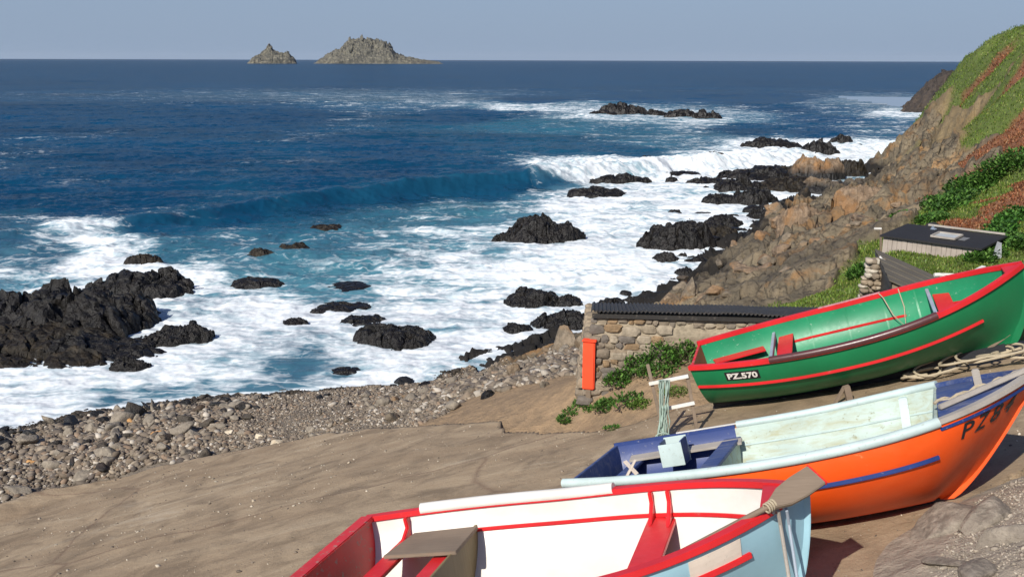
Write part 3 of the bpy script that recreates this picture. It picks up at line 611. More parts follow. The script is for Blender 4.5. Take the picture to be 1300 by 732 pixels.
# two rocky islands far out
def island(name, label, prof, base, depth_ratio, seed):
    p0 = at(base[0], base[1], 0); k = math.hypot(p0[0], p0[1])/FPX
    px = np.array([q[0] for q in prof], float); hz = np.array([base[1]-q[1] for q in prof], float)*k
    x0, x1 = px[0], px[-1]; nx, ny = 260, 90; W_ = (x1-x0)*k; D = W_*depth_ratio
    xs_ = np.linspace(0, 1, nx); ys_ = np.linspace(-1, 1, ny); XX, YY = np.meshgrid(xs_, ys_, indexing='ij')
    hp = np.interp(x0+XX*(x1-x0)+1.2*fbm(XX*6, YY*3, 0, 3, seed), px, hz)
    hh = hp*np.clip(1-np.abs(YY)**2.2, 0, 1)**.7
    wx_, wy_ = XX*W_, YY*D/2
    cr = fbm(wx_*.03, wy_*.03, hh*.02, 5, seed, True, .6)
    hh = hh*(.86+.14*cr+.12*cells(wx_*.06, wy_*.06, seed, 1.2)+.07*cells(wx_*.17, wy_*.17, seed+1, 1.2))+np.minimum(hh, 8)*.55*fbm(wx_*.1, wy_*.1, hh*.05, 4, seed+3, True)-1.5
    dx = 4*fbm(wx_*.05, wy_*.05, hh*.1, 4, seed+5); dy = 5*fbm(wx_*.05, wy_*.05, hh*.1, 4, seed+6)
    V = np.c_[(wx_-W_*((base[0]-x0)/(x1-x0))+dx).ravel(), (wy_+dy).ravel(), hh.ravel()]
    ang = math.atan2(p0[0], p0[1]); c, s2 = math.cos(-ang), math.sin(-ang)
    V = np.c_[V[:, 0]*c-V[:, 1]*s2, V[:, 0]*s2+V[:, 1]*c, V[:, 2]]
    me = nmesh(name, V, grid_faces(nx, ny), m_isl, False); o = link(name, me); o.location = (p0[0], p0[1], 0); tag(o, label, 'island')
    return k
island('rocky_island', 'larger of the two far islands, a broad craggy hump with a low right tail',
       [(402, 81), (406, 79), (420, 68), (436, 60), (450, 51), (458, 51), (466, 49), (474, 52), (486, 52), (494, 56), (500, 67), (512, 72), (526, 75), (538, 77), (553, 78), (557, 80)], (470, 81), .55, 11)
island('rocky_island', 'smaller of the two far islands, a pointed craggy rock left of the broad one',
       [(316, 81), (319, 78), (323, 74), (334, 67), (343, 58.5), (348, 63), (354, 67), (366, 68), (370, 72), (375, 81)], (345, 81), .6, 12)
# dark headland beyond the cliff
m_head = rockmat('dark_headland_rock', (.03, .026, .024), (.055, .043, .036), (.085, .064, .048), .9, sc0=.25, bump=.3)
p0 = at(1158, 143, 0); k = math.hypot(p0[0], p0[1])/FPX
nx, ny = 200, 160; XX, YY = np.meshgrid(np.linspace(-1.2, 16, nx), np.linspace(-7, 30, ny), indexing='ij')
hp = np.interp(XX/k+1158, [1148, 1153, 1160, 1168, 1178, 1188, 1198, 1206, 1225, 1260], [-6, -3, 0, 9, 22, 34, 44, 50, 50, 50])*k*.82
hh = hp*np.clip(1-np.clip(-YY/7, 0, 1)**2.0, 0, 1)**.8*(1+.22*fbm(XX*.25, YY*.25, 0, 4, 91, True))+1.2*fbm(XX*.5, YY*.5, 0, 4, 92, True)-.8
V = np.c_[(XX+YY*p0[0]/p0[1]+.9*fbm(XX*.4, YY*.4, hh*.4, 3, 93)).ravel()+p0[0], (YY+.9*fbm(XX*.4, YY*.4, hh*.4, 3, 94)).ravel()+p0[1]+6, hh.ravel()]
tag(link('headland', nmesh('headland', V, grid_faces(nx, ny), m_head)), kind='structure')

# ---------------------------------------------------------------- loose boulders on the rocky shore (individuals, shared meshes)
def scatter_pts(n, poly_px, rg, zmin=.05):
    W4 = np.array([hit(*q, g=G0)[:2] for q in poly_px]); lo, hi = W4.min(0), W4.max(0); out = []
    while len(out) < n:
        q = rg.uniform(lo, hi, (400, 2)); q = q[inpoly(q[:, 0], q[:, 1], W4)]; out += list(q)
    out = np.array(out[:n]); z_ = G(out[:, 0], out[:, 1]); k_ = z_ > zmin; return np.c_[out[k_], z_[k_]]
rg = np.random.default_rng(5)
BM_ = []
for i in range(8):
    P, Fc = rockshape(300+i, 4, 14, .16, .75, .04); BM_.append([nmesh('boulder', P*np.array([.5, .5, .5]), Fc, m_) for m_ in (m_brown, m_orange, m_black)])
pts = scatter_pts(70, [(800, 392), (868, 374), (905, 345), (965, 292), (1010, 278), (1105, 250), (1150, 262), (1100, 312), (1065, 345), (1020, 386), (900, 392)], rg)
for i, (x, y, z_) in enumerate(pts):
    mi = 2 if z_ < .5 else (1 if rg.random() < .25 else 0)
    o = link('boulder', BM_[i % 8][mi]); s1 = rg.uniform(.25, .85)*(.8+math.hypot(x, y)/90)
    o.location = (x, y, z_+.02); o.scale = (s1, s1*rg.uniform(.6, 1), s1*rg.uniform(.5, .9)); o.rotation_euler = (rg.uniform(-.3, .3), rg.uniform(-.3, .3), rg.uniform(0, 6.3))
    tag(o, ['weathered brown boulder among many on the rocky shore below the cliff', 'orange lichen covered boulder among many on the rocky shore', 'wet black boulder among many along the rocky waterline'][mi], 'boulder',
        ['brown boulders on the rocky shore', 'orange boulders on the rocky shore', 'black boulders along the rocky waterline'][mi])

W4 = np.array([at(*q, 0)[:2] for q in [(770, 392), (845, 350), (885, 300), (960, 262), (1060, 250), (1000, 282), (925, 318), (905, 350), (860, 392)]]); k_ = 0
while k_ < 46:
    q = rg.uniform(W4.min(0), W4.max(0)); g_ = float(G0(q[0], q[1]))
    if not inpoly(q[:1], q[1:], W4)[0] or g_ > .2 or g_ < -1.3: continue
    o = link('boulder', BM_[k_ % 8][2]); s1 = rg.uniform(.3, 1.2)*(.7+math.hypot(*q)/110)
    o.location = (q[0], q[1], max(g_, -.02)); o.scale = (s1*1.2, s1*rg.uniform(.6, 1), s1*rg.uniform(.4, .8)); o.rotation_euler = (rg.uniform(-.3, .3), rg.uniform(-.3, .3), rg.uniform(0, 6.3)); k_ += 1
    tag(o, 'wet black boulder among many along the rocky waterline', 'boulder', 'black boulders along the rocky waterline')

# ---------------------------------------------------------------- shingle: many small stones as stuff, the largest ones as things
def beachmask(x, y, cl_=None):
    cl_ = cl_ or classes(x, y); z_ = G(x, y, cl_)
    return (cl_[0] > .35) & (z_ > -.12) & ~inpoly(x, y, poly), z_
n_ = 150000; x = rg.uniform(-24, 3, n_); y = rg.uniform(16.5, 37, n_)
th = np.degrees(np.arctan2(x, y)); k_ = (th > -33) & (th < 12); x, y = x[k_], y[k_]
ok, z_ = beachmask(x, y); x, y, z_ = x[ok], y[ok], z_[ok]
coarse = .44+.6*sm(.3, -.5, fbm(x*.25, y*.25, 0, 3, 101))*1.0
coarse = np.where((x > -8) & (z_ < 1.2), coarse*.6, coarse)
n_ = min(len(x), 46000); x, y, z_, coarse = x[:n_], y[:n_], z_[:n_], coarse[:n_]
sz = np.clip(rg.lognormal(-2.75, .42, n_)*coarse, .022, .17)
Vi, Fi = ICO[1]; Vi = Vi/np.linalg.norm(Vi, axis=1)[:, None]
def stones(x, y, z_, sz, pal, name, rg, flat=(.4, .8)):
    n_ = len(x); jit = 1+rg.uniform(-.28, .28, (n_, len(Vi), 1)); P = Vi[None]*jit
    P = P*np.stack([rg.uniform(.8, 1.35, n_), rg.uniform(.6, 1.0, n_), rg.uniform(*flat, n_)], -1)[:, None]*sz[:, None, None]
    a_ = rg.uniform(0, 6.283, n_); c, s2 = np.cos(a_)[:, None], np.sin(a_)[:, None]; t_ = rg.uniform(-.5, .5, (n_, 1))
    px_ = P[..., 0]*c-P[..., 1]*s2; py_ = P[..., 0]*s2+P[..., 1]*c; P = np.stack([px_, py_, P[..., 2]+t_*px_], -1)
    P += np.stack([x, y, z_+sz*.12], -1)[:, None]
    pal = np.array(pal); ci = pal[rg.integers(0, len(pal), n_)]*rg.uniform(.7, 1.25, (n_, 1))
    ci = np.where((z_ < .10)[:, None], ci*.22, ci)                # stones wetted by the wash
    Fc = (Fi[None]+(np.arange(n_)*len(Vi))[:, None, None]).reshape(-1, 3)
    return nmesh(name, P.reshape(-1, 3), Fc, None, False, np.repeat(ci, len(Vi), 0))
pal = [(.18, .145, .11), (.23, .185, .135), (.14, .115, .09), (.27, .22, .165), (.20, .155, .11), (.30, .245, .18), (.11, .09, .075), (.24, .17, .115), (.20, .16, .12), (.45, .40, .33)]
m_peb = vcol('pebble_stone', .8, 9, .01)
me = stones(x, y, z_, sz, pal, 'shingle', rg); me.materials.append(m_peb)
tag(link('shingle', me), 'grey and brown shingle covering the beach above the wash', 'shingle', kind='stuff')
pb = []
for i in range(6):
    P, Fc = rockshape(400+i, 3, 12, .12, .7, .03)
    pb.append([nmesh('beach_stone', P*.5, Fc, m_) for m_ in (m_grey, m_brown)])
cnt = 0
while cnt < 230:
    x1, y1 = rg.uniform(-17, 2.5), rg.uniform(16.5, 31); a_ = np.array([x1]); b_ = np.array([y1]); ok, zz_ = beachmask(a_, b_)
    if not ok[0] or zz_[0] < .1 or abs(math.degrees(math.atan2(x1, y1))+8) > 22: continue
    if x1 > -7 and zz_[0] < 1.1 and rg.random() < .85: continue
    o = link('beach_stone', pb[cnt % 6][int(rg.random() < .4)]); s1 = rg.uniform(.16, .32)*(1.5 if rg.random() < .16 else 1)*(1.5 if x1 < -7.5 else 1)
    o.location = (x1, y1, zz_[0]+s1*.12); o.scale = (s1*1.2, s1*rg.uniform(.6, 1), s1*rg.uniform(.55, .95)); o.rotation_euler = (rg.uniform(-.4, .4), rg.uniform(-.4, .4), rg.uniform(0, 6.3))
    tag(o, 'fist to head sized grey brown stone among many on the shingle beach', 'stone', 'larger stones on the shingle beach'); cnt += 1
m_pale = rockmat('pale_stone', (.50, .42, .30), (.60, .52, .40), (.45, .36, .25), .85, sc0=3, bump=.01)
m_tan = rockmat('orange_stone', (.42, .22, .08), (.50, .28, .11), (.38, .22, .10), .85, sc0=3, bump=.01)
for i, (cx, by, wp, m_, lab) in enumerate([(330, 557, 18, m_pale, 'pale cream wedge stone, left of two on the shingle'), (351, 565, 22, m_pale, 'pale cream flat stone, right of two on the shingle'), (292, 552, 18, m_pale, 'pale grey pointed stone left of the two cream ones'),
        (198, 554, 20, m_tan, 'orange brown stone in the middle of the shingle'), (158, 535, 26, m_tan, 'orange boulder at the edge of the wash on the left'), (38, 590, 16, m_tan, 'small orange stone on the left of the shingle'),
        (102, 612, 34, m_grey, 'large grey boulder with a sharp top near the slipway edge'), (132, 582, 32, m_grey, 'large flat grey boulder above the sharp topped one'), (20, 628, 44, m_grey, 'big grey boulder at the bottom left of the beach'),
        (84, 543, 24, m_black, 'wet black boulder where the wash meets the left beach'), (28, 552, 22, m_black, 'wet black boulder at the far left of the waterline'), (130, 537, 22, m_black, 'wet black boulder left of the orange boulder'),
        (322, 690 - 5, 1, None, '')][:12]):
    p = hit(cx, by); k = math.hypot(*p)/FPX; P, Fc = rockshape(500+i, 4, 9, .1, .7, .03); s1 = wp*k*.5
    o = link('beach_boulder', nmesh('beach_boulder', P*np.array([s1, s1*.8, s1*.6]), Fc, m_)); o.location = (p[0], p[1]+s1*.3, p[2]+s1*.2); tag(o, lab, 'stone')
# ---------------------------------------------------------------- mesh builders for made things
def tube(pts, r, n=8, cap=True, rad=None):
    pts = [Vector(map(float, p)) for p in pts]; V = []; Fc = []; up = Vector((0, 0, 1)); prev = None
    for i, p in enumerate(pts):
        t = (pts[min(i+1, len(pts)-1)]-pts[max(i-1, 0)]).normalized()
        a = prev if prev is not None else (up if abs(t.z) < .9 else Vector((1, 0, 0)))
        u = (a-t*a.dot(t)).normalized(); v = t.cross(u); prev = u
        rr = rad[i] if rad is not None else r
        for k in range(n):
            an = 6.28318*k/n; V.append(p+(u*math.cos(an)+v*math.sin(an))*rr)
    for i in range(len(pts)-1):
        for k in range(n): Fc.append((i*n+k, i*n+(k+1) % n, (i+1)*n+(k+1) % n, (i+1)*n+k))
    if cap: Fc.append(tuple(range(n))[::-1]); Fc.append(tuple(range((len(pts)-1)*n, len(pts)*n)))
    return [tuple(v) for v in V], Fc
def sweep(P, O, U, prof, cap=True):
    """prof: closed list of (out, up) offsets carried along points P with out vectors O and up vectors U"""
    n = len(prof); V = []; Fc = []
    for p, o, u in zip(P, O, U):
        for a_, b_ in prof: V.append(tuple(np.asarray(p)+np.asarray(o)*a_+np.asarray(u)*b_))
    for i in range(len(P)-1):
        for k in range(n): Fc.append((i*n+k, i*n+(k+1) % n, (i+1)*n+(k+1) % n, (i+1)*n+k))
    if cap: Fc.append(tuple(range(n))[::-1]); Fc.append(tuple(range((len(P)-1)*n, len(P)*n)))
    return V, Fc
def merge(*parts):
    V = []; Fc = []
    for v, f in parts:
        o = len(V); V += [tuple(p) for p in v]; Fc += [tuple(i+o for i in q) for q in f]
    return V, Fc
def box(c, s, rot=None):
    V = [(x*s[0]/2, y*s[1]/2, z*s[2]/2) for x in (-1, 1) for y in (-1, 1) for z in (-1, 1)]
    if rot is not None: V = [tuple(rot @ Vector(v)) for v in V]
    V = [(v[0]+c[0], v[1]+c[1], v[2]+c[2]) for v in V]
    return V, [(0, 1, 3, 2), (4, 6, 7, 5), (0, 4, 5, 1), (2, 3, 7, 6), (0, 2, 6, 4), (1, 5, 7, 3)]
def beam(a, b, w, h, up=(0, 0, 1)):
    a = Vector(map(float, a)); b = Vector(map(float, b)); t = (b-a).normalized(); up = Vector(up); s_ = t.cross(up).normalized(); u = s_.cross(t)
    V = [tuple(p+s_*(x*w/2)+u*(y*h/2)) for p in (a, b) for x, y in ((-1, -1), (1, -1), (1, 1), (-1, 1))]
    return V, [(3, 2, 1, 0), (4, 5, 6, 7), (0, 1, 5, 4), (1, 2, 6, 5), (2, 3, 7, 6), (3, 0, 4, 7)]
def slab(poly_, th, nrm):
    n = len(poly_); nrm = np.asarray(nrm, float); V = [tuple(np.asarray(p, float)) for p in poly_]+[tuple(np.asarray(p, float)-nrm*th) for p in poly_]
    return V, [tuple(range(n)), tuple(range(2*n-1, n-1, -1))]+[(i, i+n, (i+1) % n+n, (i+1) % n) for i in range(n)]
def part(name, vf, m, parent=None, bev=0.0, smooth=False, label=None):
    V, Fc = vf; me = bpy.data.meshes.new(name); me.from_pydata([tuple(map(float, v)) for v in V], [], [list(map(int, f)) for f in Fc])
    bm = bmesh.new(); bm.from_mesh(me); bmesh.ops.remove_doubles(bm, verts=bm.verts, dist=1e-5); bmesh.ops.recalc_face_normals(bm, faces=bm.faces)
    if bev:
        es = [e for e in bm.edges if len(e.link_faces) == 2 and e.calc_face_angle(0) > .6]
        if es: bmesh.ops.bevel(bm, geom=es, offset=bev, segments=2, affect='EDGES', clamp_overlap=True)
    bm.to_mesh(me); bm.free()
    if smooth or bev:
        me.polygons.foreach_set('use_smooth', np.ones(len(me.polygons), bool))
        if hasattr(me, 'set_sharp_from_angle'): me.set_sharp_from_angle(angle=R(38))
    me.materials.append(m); o = link(name, me, parent)
    if label: o['label'] = label
    return o
def textgeo(txt, size=1.0, bold=0.0, ext=.02):
    cu = bpy.data.curves.new('lettering', 'FONT'); cu.body = txt; cu.size = size; cu.offset = bold; cu.extrude = ext; cu.resolution_u = 4
    ob = bpy.data.objects.new('lettering', cu); C.objects.link(ob); dg = bpy.context.evaluated_depsgraph_get(); me = ob.evaluated_get(dg).to_mesh()
    V = np.array([v.co[:] for v in me.vertices]); Fc = [tuple(p.vertices) for p in me.polygons]; ob.evaluated_get(dg).to_mesh_clear()
    bpy.data.objects.remove(ob); bpy.data.curves.remove(cu); return V, Fc

# ---------------------------------------------------------------- boats
class Boat:
    def __init__(s, P, pose, label, name='rowing_boat', cat='boat'):
        s.re = 1.6; s.b0 = .5; s.pv = .9; s.__dict__.update(P); x, y, z, yaw, pit, rol = pose
        M = Matrix.Rotation(R(yaw), 3, 'Z') @ Matrix.Rotation(R(-pit), 3, 'Y') @ Matrix.Rotation(R(rol), 3, 'X')
        s.M = M; s.T = Vector((x, y, z)); s.o = empty(name, (x, y, z), M.to_euler()); tag(s.o, label, cat, None)
    def hb(s, q):
        q = np.asarray(q, float); a_ = np.clip((.45-q)/.45, 0, 1); f = np.clip((q-.45)/.55, 0, 1)
        return s.B/2*np.where(q < .45, 1-(1-s.tr)*a_**2, 1-f**s.pb)
    def zs(s, q):
        q = np.asarray(q, float); return s.D+np.where(q < .4, s.ss*((.4-q)/.4)**2, s.bs*np.clip((q-.4)/.6, 0, 1)**2)
    def zk(s, q):
        q = np.asarray(q, float); return s.rk*(np.clip((.35-q)/.35, 0, 1)**2)+.03*sm(s.b0, 1, q)
    def h(s, q, t, side, off=0.0, oz=0.0):
        q, t = np.broadcast_arrays(np.asarray(q, float), np.asarray(t, float)); bow = sm(s.b0, 1, q); st = 1-sm(0, .35, q)
        y = (s.hb(q)*np.sin(t*math.pi/2)**((.62+s.pv*bow+.1*st))); y = np.maximum(y-off, 0)*side
        z = s.zk(q)+(s.zs(q)-s.zk(q))*t**1.25+oz*(1-t)
        x = s.L*q-s.rake*bow**3*(1-t)**s.re-s.tk*(1-sm(0, .3, q))*(t-1)-s.L/2
        return np.stack([x+0*y, y, z+0*y], -1)
    def tz(s, q, z): return np.clip((z-s.zk(q))/(s.zs(q)-s.zk(q)), 0, 1)**(1/1.25)
    def w(s, p): return np.array((s.M @ Vector(tuple(map(float, p))))+s.T)
    def loc(s, p): return np.array(s.M.transposed() @ (Vector(tuple(map(float, p)))-s.T))
    def shell(s, q0, q1, off, oz, nt=18, ns=60, t1=1.0, t0=0.0):
        qs = q0+(q1-q0)*np.linspace(0, 1, ns); ts = np.linspace(t1, t0, nt)
        ring = [(t, -1) for t in ts]+[(t, 1) for t in ts[::-1]]
        V = np.array([[s.h(q, t, sd, off, oz) for t, sd in ring] for q in qs]).reshape(-1, 3)
        return [tuple(v) for v in V], [tuple(f) for f in grid_faces(ns, len(ring))]
    def hull(s, m, name='hull'): return part(name, s.shell(0, 1, 0, 0), m, s.o, 0, True)
    def lining(s, q0, q1, m, off=.03, name='lining'): return part(name, s.shell(q0, q1, off, off*1.2, 14, 40), m, s.o, 0, True)
    def path(s, q0, q1, t, side, n=40, off=0.0):
        qs = np.linspace(q0, q1, n); P = s.h(qs, t, side, off); d = np.gradient(P, axis=0); d /= np.linalg.norm(d, axis=1)[:, None]
        o_ = np.cross(d, np.array([0, 0, 1.0]))*(-side); o_ /= np.linalg.norm(o_, axis=1)[:, None]+1e-9
        u_ = np.cross(o_, d)*(-1 if side < 0 else 1); u_ = np.where(u_[:, 2:3] < 0, -u_, u_)
        return P, o_, u_
    def rail(s, name, q0, q1, side, prof, m, t=1.0, n=40, off=0.0, label=None, bev=.006, smooth=False, parent=None):
        P, O, U = s.path(q0, q1, t, side, n, off); return part(name, sweep(P, O, U, prof), m, parent or s.o, bev, smooth, label)
    def transom(s, m, mi=None, th=.045, drop=0.0):
        ts = np.linspace(0, 1, 14); a_ = [s.h(0, t, -1) for t in ts[::-1]]+[s.h(0, t, 1) for t in ts[1:]]
        a_ = [p*np.array([1, .985, 1])+np.array([.004, 0, .01]) for p in a_]; return part('transom', slab(a_, th, (-1, 0, 0)), m, s.o, .005)
    def keel(s, m, dep=.12, th=.06):
        qs = np.linspace(.0, .97, 30); P = [s.h(q, 0, 1) for q in qs]
        top = [p+np.array([0, 0, .02]) for p in P]; bot = [np.array([p[0], 0, -dep+.0*p[2]]) if q < .9 else np.array([p[0], 0, -dep+(q-.9)*1.3]) for p, q in zip(P, qs)]
        V = []; Fc = []
        for a_, b_ in zip(top, bot): V += [(a_[0], -th/2, a_[2]), (a_[0], th/2, a_[2]), (b_[0], th/2, b_[2]), (b_[0], -th/2, b_[2])]
        for i in range(len(top)-1):
            for k in range(4): Fc.append((i*4+k, i*4+(k+1) % 4, i*4+4+(k+1) % 4, i*4+4+k))
        Fc += [(3, 2, 1, 0), tuple(len(V)-4+k for k in range(4))]; return part('keel', (V, Fc), m, s.o, .006)
    def stem(s, m, th=.05, out=.03):
        ts = np.linspace(1.02, .0, 16); V = []; Fc = []
        for t in ts:
            p = s.h(1, min(t, 1), 1); p2 = s.h(.985, min(t, 1), 1); z = p[2]+(.03 if t > 1 else 0)
            V += [(p[0]+out, -th/2, z), (p[0]+out, th/2, z), (p2[0]-.02, th/2, z), (p2[0]-.02, -th/2, z)]
        for i in range(len(ts)-1):
            for k in range(4): Fc.append((i*4+k, i*4+(k+1) % 4, i*4+4+(k+1) % 4, i*4+4+k))
        Fc += [(3, 2, 1, 0), tuple(len(V)-4+k for k in range(4))]; return part('stem', (V, Fc), m, s.o, .006)
    def thwart(s, q, z, wd, th, m, name='thwart', inset=.035, label=None):
        a_ = []
        for qq, sd in ((q-wd/2/s.L, -1), (q+wd/2/s.L, -1), (q+wd/2/s.L, 1), (q-wd/2/s.L, 1)):
            p = s.h(qq, s.tz(qq, z), sd, inset); p[2] = z; a_.append(p)
        return part(name, slab(a_, th, (0, 0, 1)), m, s.o, .006, False, label)
    def bulkhead(s, q, z1, m, th=.03, inset=.03, name='bulkhead', z0=None, label=None):
        tt = float(s.tz(q, z1)); ts = np.linspace(0.05, tt, 10); f = lambda sd: [s.h(q, t, sd, inset, .036) for t in ts]
        a_ = f(-1)[::-1]+f(1); a_ = [p-np.array([.012, 0, 0]) for p in a_]
        return part(name, slab(a_, th, (1, 0, 0)), m, s.o, .004, False, label)
    def floor(s, q0, q1, z, m, name='floorboards', inset=.03):
        qs = np.linspace(q0, q1, 20); a_ = [s.h(q, s.tz(q, z), -1, inset) for q in qs]+[s.h(q, s.tz(q, z), 1, inset) for q in qs[::-1]]
        V = []; Fc = []; n = 20
        for k in range(n):
            l_, r_2 = a_[k], a_[2*n-1-k]
            for j in range(9):
                p = l_*(1-j/8)+r_2*(j/8); V.append((p[0], p[1], z))
        for k in range(n-1):
            for j in range(8): Fc.append((k*9+j, k*9+j+1, k*9+10+j, k*9+9+j))
        return part(name, (V, Fc), m, s.o)
    def deck(s, q0, m, camber=.06, zoff=-.005, name='foredeck'):
        qs = np.linspace(q0, .995, 16); V = []; Fc = []
        for q in qs:
            for j in range(9):
                f = -1+j/4; p = s.h(q, 1, 1); V.append((p[0], f*abs(p[1]), p[2]+zoff+camber*(1-f*f)*abs(p[1])/.6))
        for k in range(len(qs)-1):
            for j in range(8): Fc.append((k*9+j, k*9+j+1, k*9+10+j, k*9+9+j))
        return part(name, (V, Fc), m, s.o, 0, True)
    def letters(s, txt, q0, q1, t0, t1, side, m, bold=0.0, out=.004, parent=None, name='lettering', slant=0.0, tilt=0.0, jit=0.0):
        V, Fc = textgeo(txt, 1, bold, .01); lo, hi = V.min(0), V.max(0); W_ = hi-lo; out_ = []
        for v in V:
            u_ = (v[0]-lo[0])/W_[0]; v_ = (v[1]-lo[1])/W_[1]; q = q0+(q1-q0)*(u_ if side < 0 else 1-u_)+slant*v_; t = t0+(t1-t0)*v_+tilt*u_+jit*math.sin(u_*9)
            p = s.h(q, t, side); e = 1e-3; a_ = s.h(q+e, t, side)-p; b_ = s.h(q, t-e*3, side)-p; nn_ = np.cross(a_, b_); nn_ /= np.linalg.norm(nn_); nn_ = nn_ if nn_[1]*side > 0 else -nn_
            out_.append(p+nn_*(out+(v[2]-lo[2])*.1))
        return part(name, (out_, Fc), m, parent or s.o)
    def patch(s, q0, q1, t0, t1, side, m, out=.003, name='plate', th=.004, parent=None):
        nq, ntt = 12, 4; P = []
        for q in np.linspace(q0, q1, nq):
            for t in np.linspace(t0, t1, ntt):
                p = s.h(q, t, side); e = 1e-3; a_ = s.h(q+e, t, side)-p; b_ = s.h(q, t-e*3, side)-p; nn_ = np.cross(a_, b_); nn_ /= np.linalg.norm(nn_); nn_ = nn_ if nn_[1]*side > 0 else -nn_
                P.append((p, nn_))
        Fc = [tuple(f) for f in grid_faces(nq, ntt)]; k = len(P); V = [tuple(p+n_*(out+th)) for p, n_ in P]+[tuple(p+n_*(out-.004)) for p, n_ in P]
        b_ = [i*ntt for i in range(nq)]+[(nq-1)*ntt+j for j in range(1, ntt)]+[i*ntt+ntt-1 for i in range(nq-2, -1, -1)]+[j for j in range(ntt-2, 0, -1)]
        Fc += [(b_[i], b_[i]+k, b_[(i+1) % len(b_)]+k, b_[(i+1) % len(b_)]) for i in range(len(b_))]
        return part(name, (V, Fc), m, parent or s.o)
def rect(w_, h_, o=0.0, u=0.0): return [(o-w_/2, u-h_/2), (o+w_/2, u-h_/2), (o+w_/2, u+h_/2), (o-w_/2, u+h_/2)]
def circ(r, n=10, o=0.0, u=0.0, sx=1.0): return [(o+r*sx*math.cos(6.283*k/n), u+r*math.sin(6.283*k/n)) for k in range(n)]

M_red = paint('red_gloss_paint', (.62, .018, .022), .4, .10, (.45, .12, .10), 5)
M_redw = paint('worn_red_paint', (.62, .02, .022), .4, .22, (.30, .22, .17), 6)
M_green = paint('green_gloss_paint', (.005, .175, .062), .38, .06, (.06, .25, .15), 2.5)
M_greeni = paint('inner_green_paint', (.012, .23, .10), .4, .12, (.35, .45, .36), 5)
M_plum = paint('brown_rubber_rail', (.095, .035, .035), .28, .08, (.3, .2, .2), 5)
M_steel = paint('grey_blue_plank', (.33, .38, .44), .4, .12, (.15, .13, .12), 8)
M_orange = paint('orange_hull_paint', (.88, .092, .005), .45, .07, (.75, .30, .12), 2.2, (.74, .12, .02), .4)
M_mint = paint('pale_blue_rail_paint', (.47, .57, .55), .5, .18, (.30, .33, .28), 7)
M_minti = paint('stained_pale_lining', (.43, .52, .47), .65, .17, (.20, .18, .09), 5, (.30, .28, .15), .75)
M_navy = paint('blue_paint', (.012, .036, .16), .42, .14, (.30, .30, .30), 6)
M_navyd = paint('faded_blue_deck', (.03, .06, .19), .55, .16, (.28, .27, .26), 6, (.16, .17, .22), .6)
M_dark = paint('dark_tarred_wood', (.018, .02, .025), .55, .12, (.12, .11, .10), 6)
M_white = paint('white_gloss_paint', (.72, .69, .63), .35, .03, (.55, .50, .42), 4, (.62, .58, .48), .35)
M_cream = paint('cream_patch_paint', (.68, .58, .48), .6, .15, (.35, .28, .2), 9)
M_sky = paint('light_blue_hull_paint', (.30, .50, .58), .4, .05, (.5, .55, .52), 3)
M_black = paint('black_paint', (.012, .012, .015), .4, .05, (.1, .1, .1), 8)
M_wood = wood('weathered_grey_wood', (.15, .108, .072), (.25, .19, .135))
M_wood2 = wood('brown_ply', (.20, .145, .07), (.29, .215, .115))
M_olive = wood('olive_brown_ply', (.16, .12, .05), (.24, .185, .09), .6, 3, 2)
M_woodg = wood('pale_grey_plank', (.28, .25, .215), (.42, .38, .33), .8, 5, 0)
M_rope = paint('hemp_rope', (.42, .35, .24), .9, .2, (.2, .15, .1), 20)
M_ropeg = paint('blue_green_rope', (.30, .40, .34), .85, .2, (.5, .5, .42), 20)

# --- green boat
gb = Boat(dict(L=5.0, B=2.10, D=.86, tr=.56, pb=2.7, bs=.30, ss=.05, rk=.08, rake=.35, tk=.08), (5.52, 14.82, 5.73, -17.2, 18.4, 3.2),
          'green wooden boat with bright red rails and brown rubbing sleeve, farthest of the three boats')
gb.hull(M_green); gb.lining(.006, .99, M_greeni); gb.transom(M_redw); gb.keel(M_dark, .17); gb.stem(M_green)
rp = rect(.085, .075, .005, .02)
for sd in (-1, 1):
    gb.rail('gunwale', 0, .995, sd, rp, M_red); gb.rail('rub_strake', .003, .86, sd, rect(.035, .045, .012), M_red, .66)
    gb.rail('riser', .30, .66, sd, rect(.03, .04, 0), M_red, .66, off=.045); gb.rail('riser', .78, .92, sd, rect(.03, .04, 0), M_red, .70, off=.045)
    gb.rail('quarter_seat', .03, .20, sd, rect(.24, .03, -.13), M_red, .70, off=.03)
gb.rail('rubbing_sleeve', .255, .735, -1, circ(.056, 12, .01, .03), M_plum, smooth=True, bev=0)
gb.rail('rail_top_strip', .40, .60, 1, rect(.075, .012, .004, .064), paint('pink_rail_glare', (.62, .30, .30), .35, .3, (.5, .1, .1), 6))  # pale pink strip paints the glare on the far red rail
for q, z in ((.262, .64), (.755, .80)):
    gb.thwart(q+.018, z, .24, .03, M_red)
    gb.thwart(q-.018, z+.10, .05, .09, M_steel, 'cross_bar')
ap = [gb.h(q, 1, sd)+np.array([0, 0, .05]) for q, sd in ((.945, -1), (.96, -1), (.975, -1), (.995, -1), (.995, 1), (.975, 1), (.96, 1), (.945, 1))]
part('breasthook', slab([p*np.array([1, .95, 1]) for p in ap], .04, (0, 0, 1)), M_red, gb.o, .004)
for q in (.36, .48, .60, .70):
    for sd in (1, -1):
        ts = np.linspace(.15, .97, 9); P = np.array([gb.h(q, t, sd, .036) for t in ts]); part('rib', sweep(P, [np.array([1, 0, 0])]*9, [np.array([0, -sd, 0])]*9, rect(.03, .03)), M_greeni, gb.o, .004)
gb.floor(.03, .85, .20, M_greeni)
pl_ = gb.patch(.105, .212, .765, .905, -1, M_black, name='number_plate')
gb.letters('PZ.570', .112, .206, .785, .885, -1, M_white, .035, .0085, pl_)
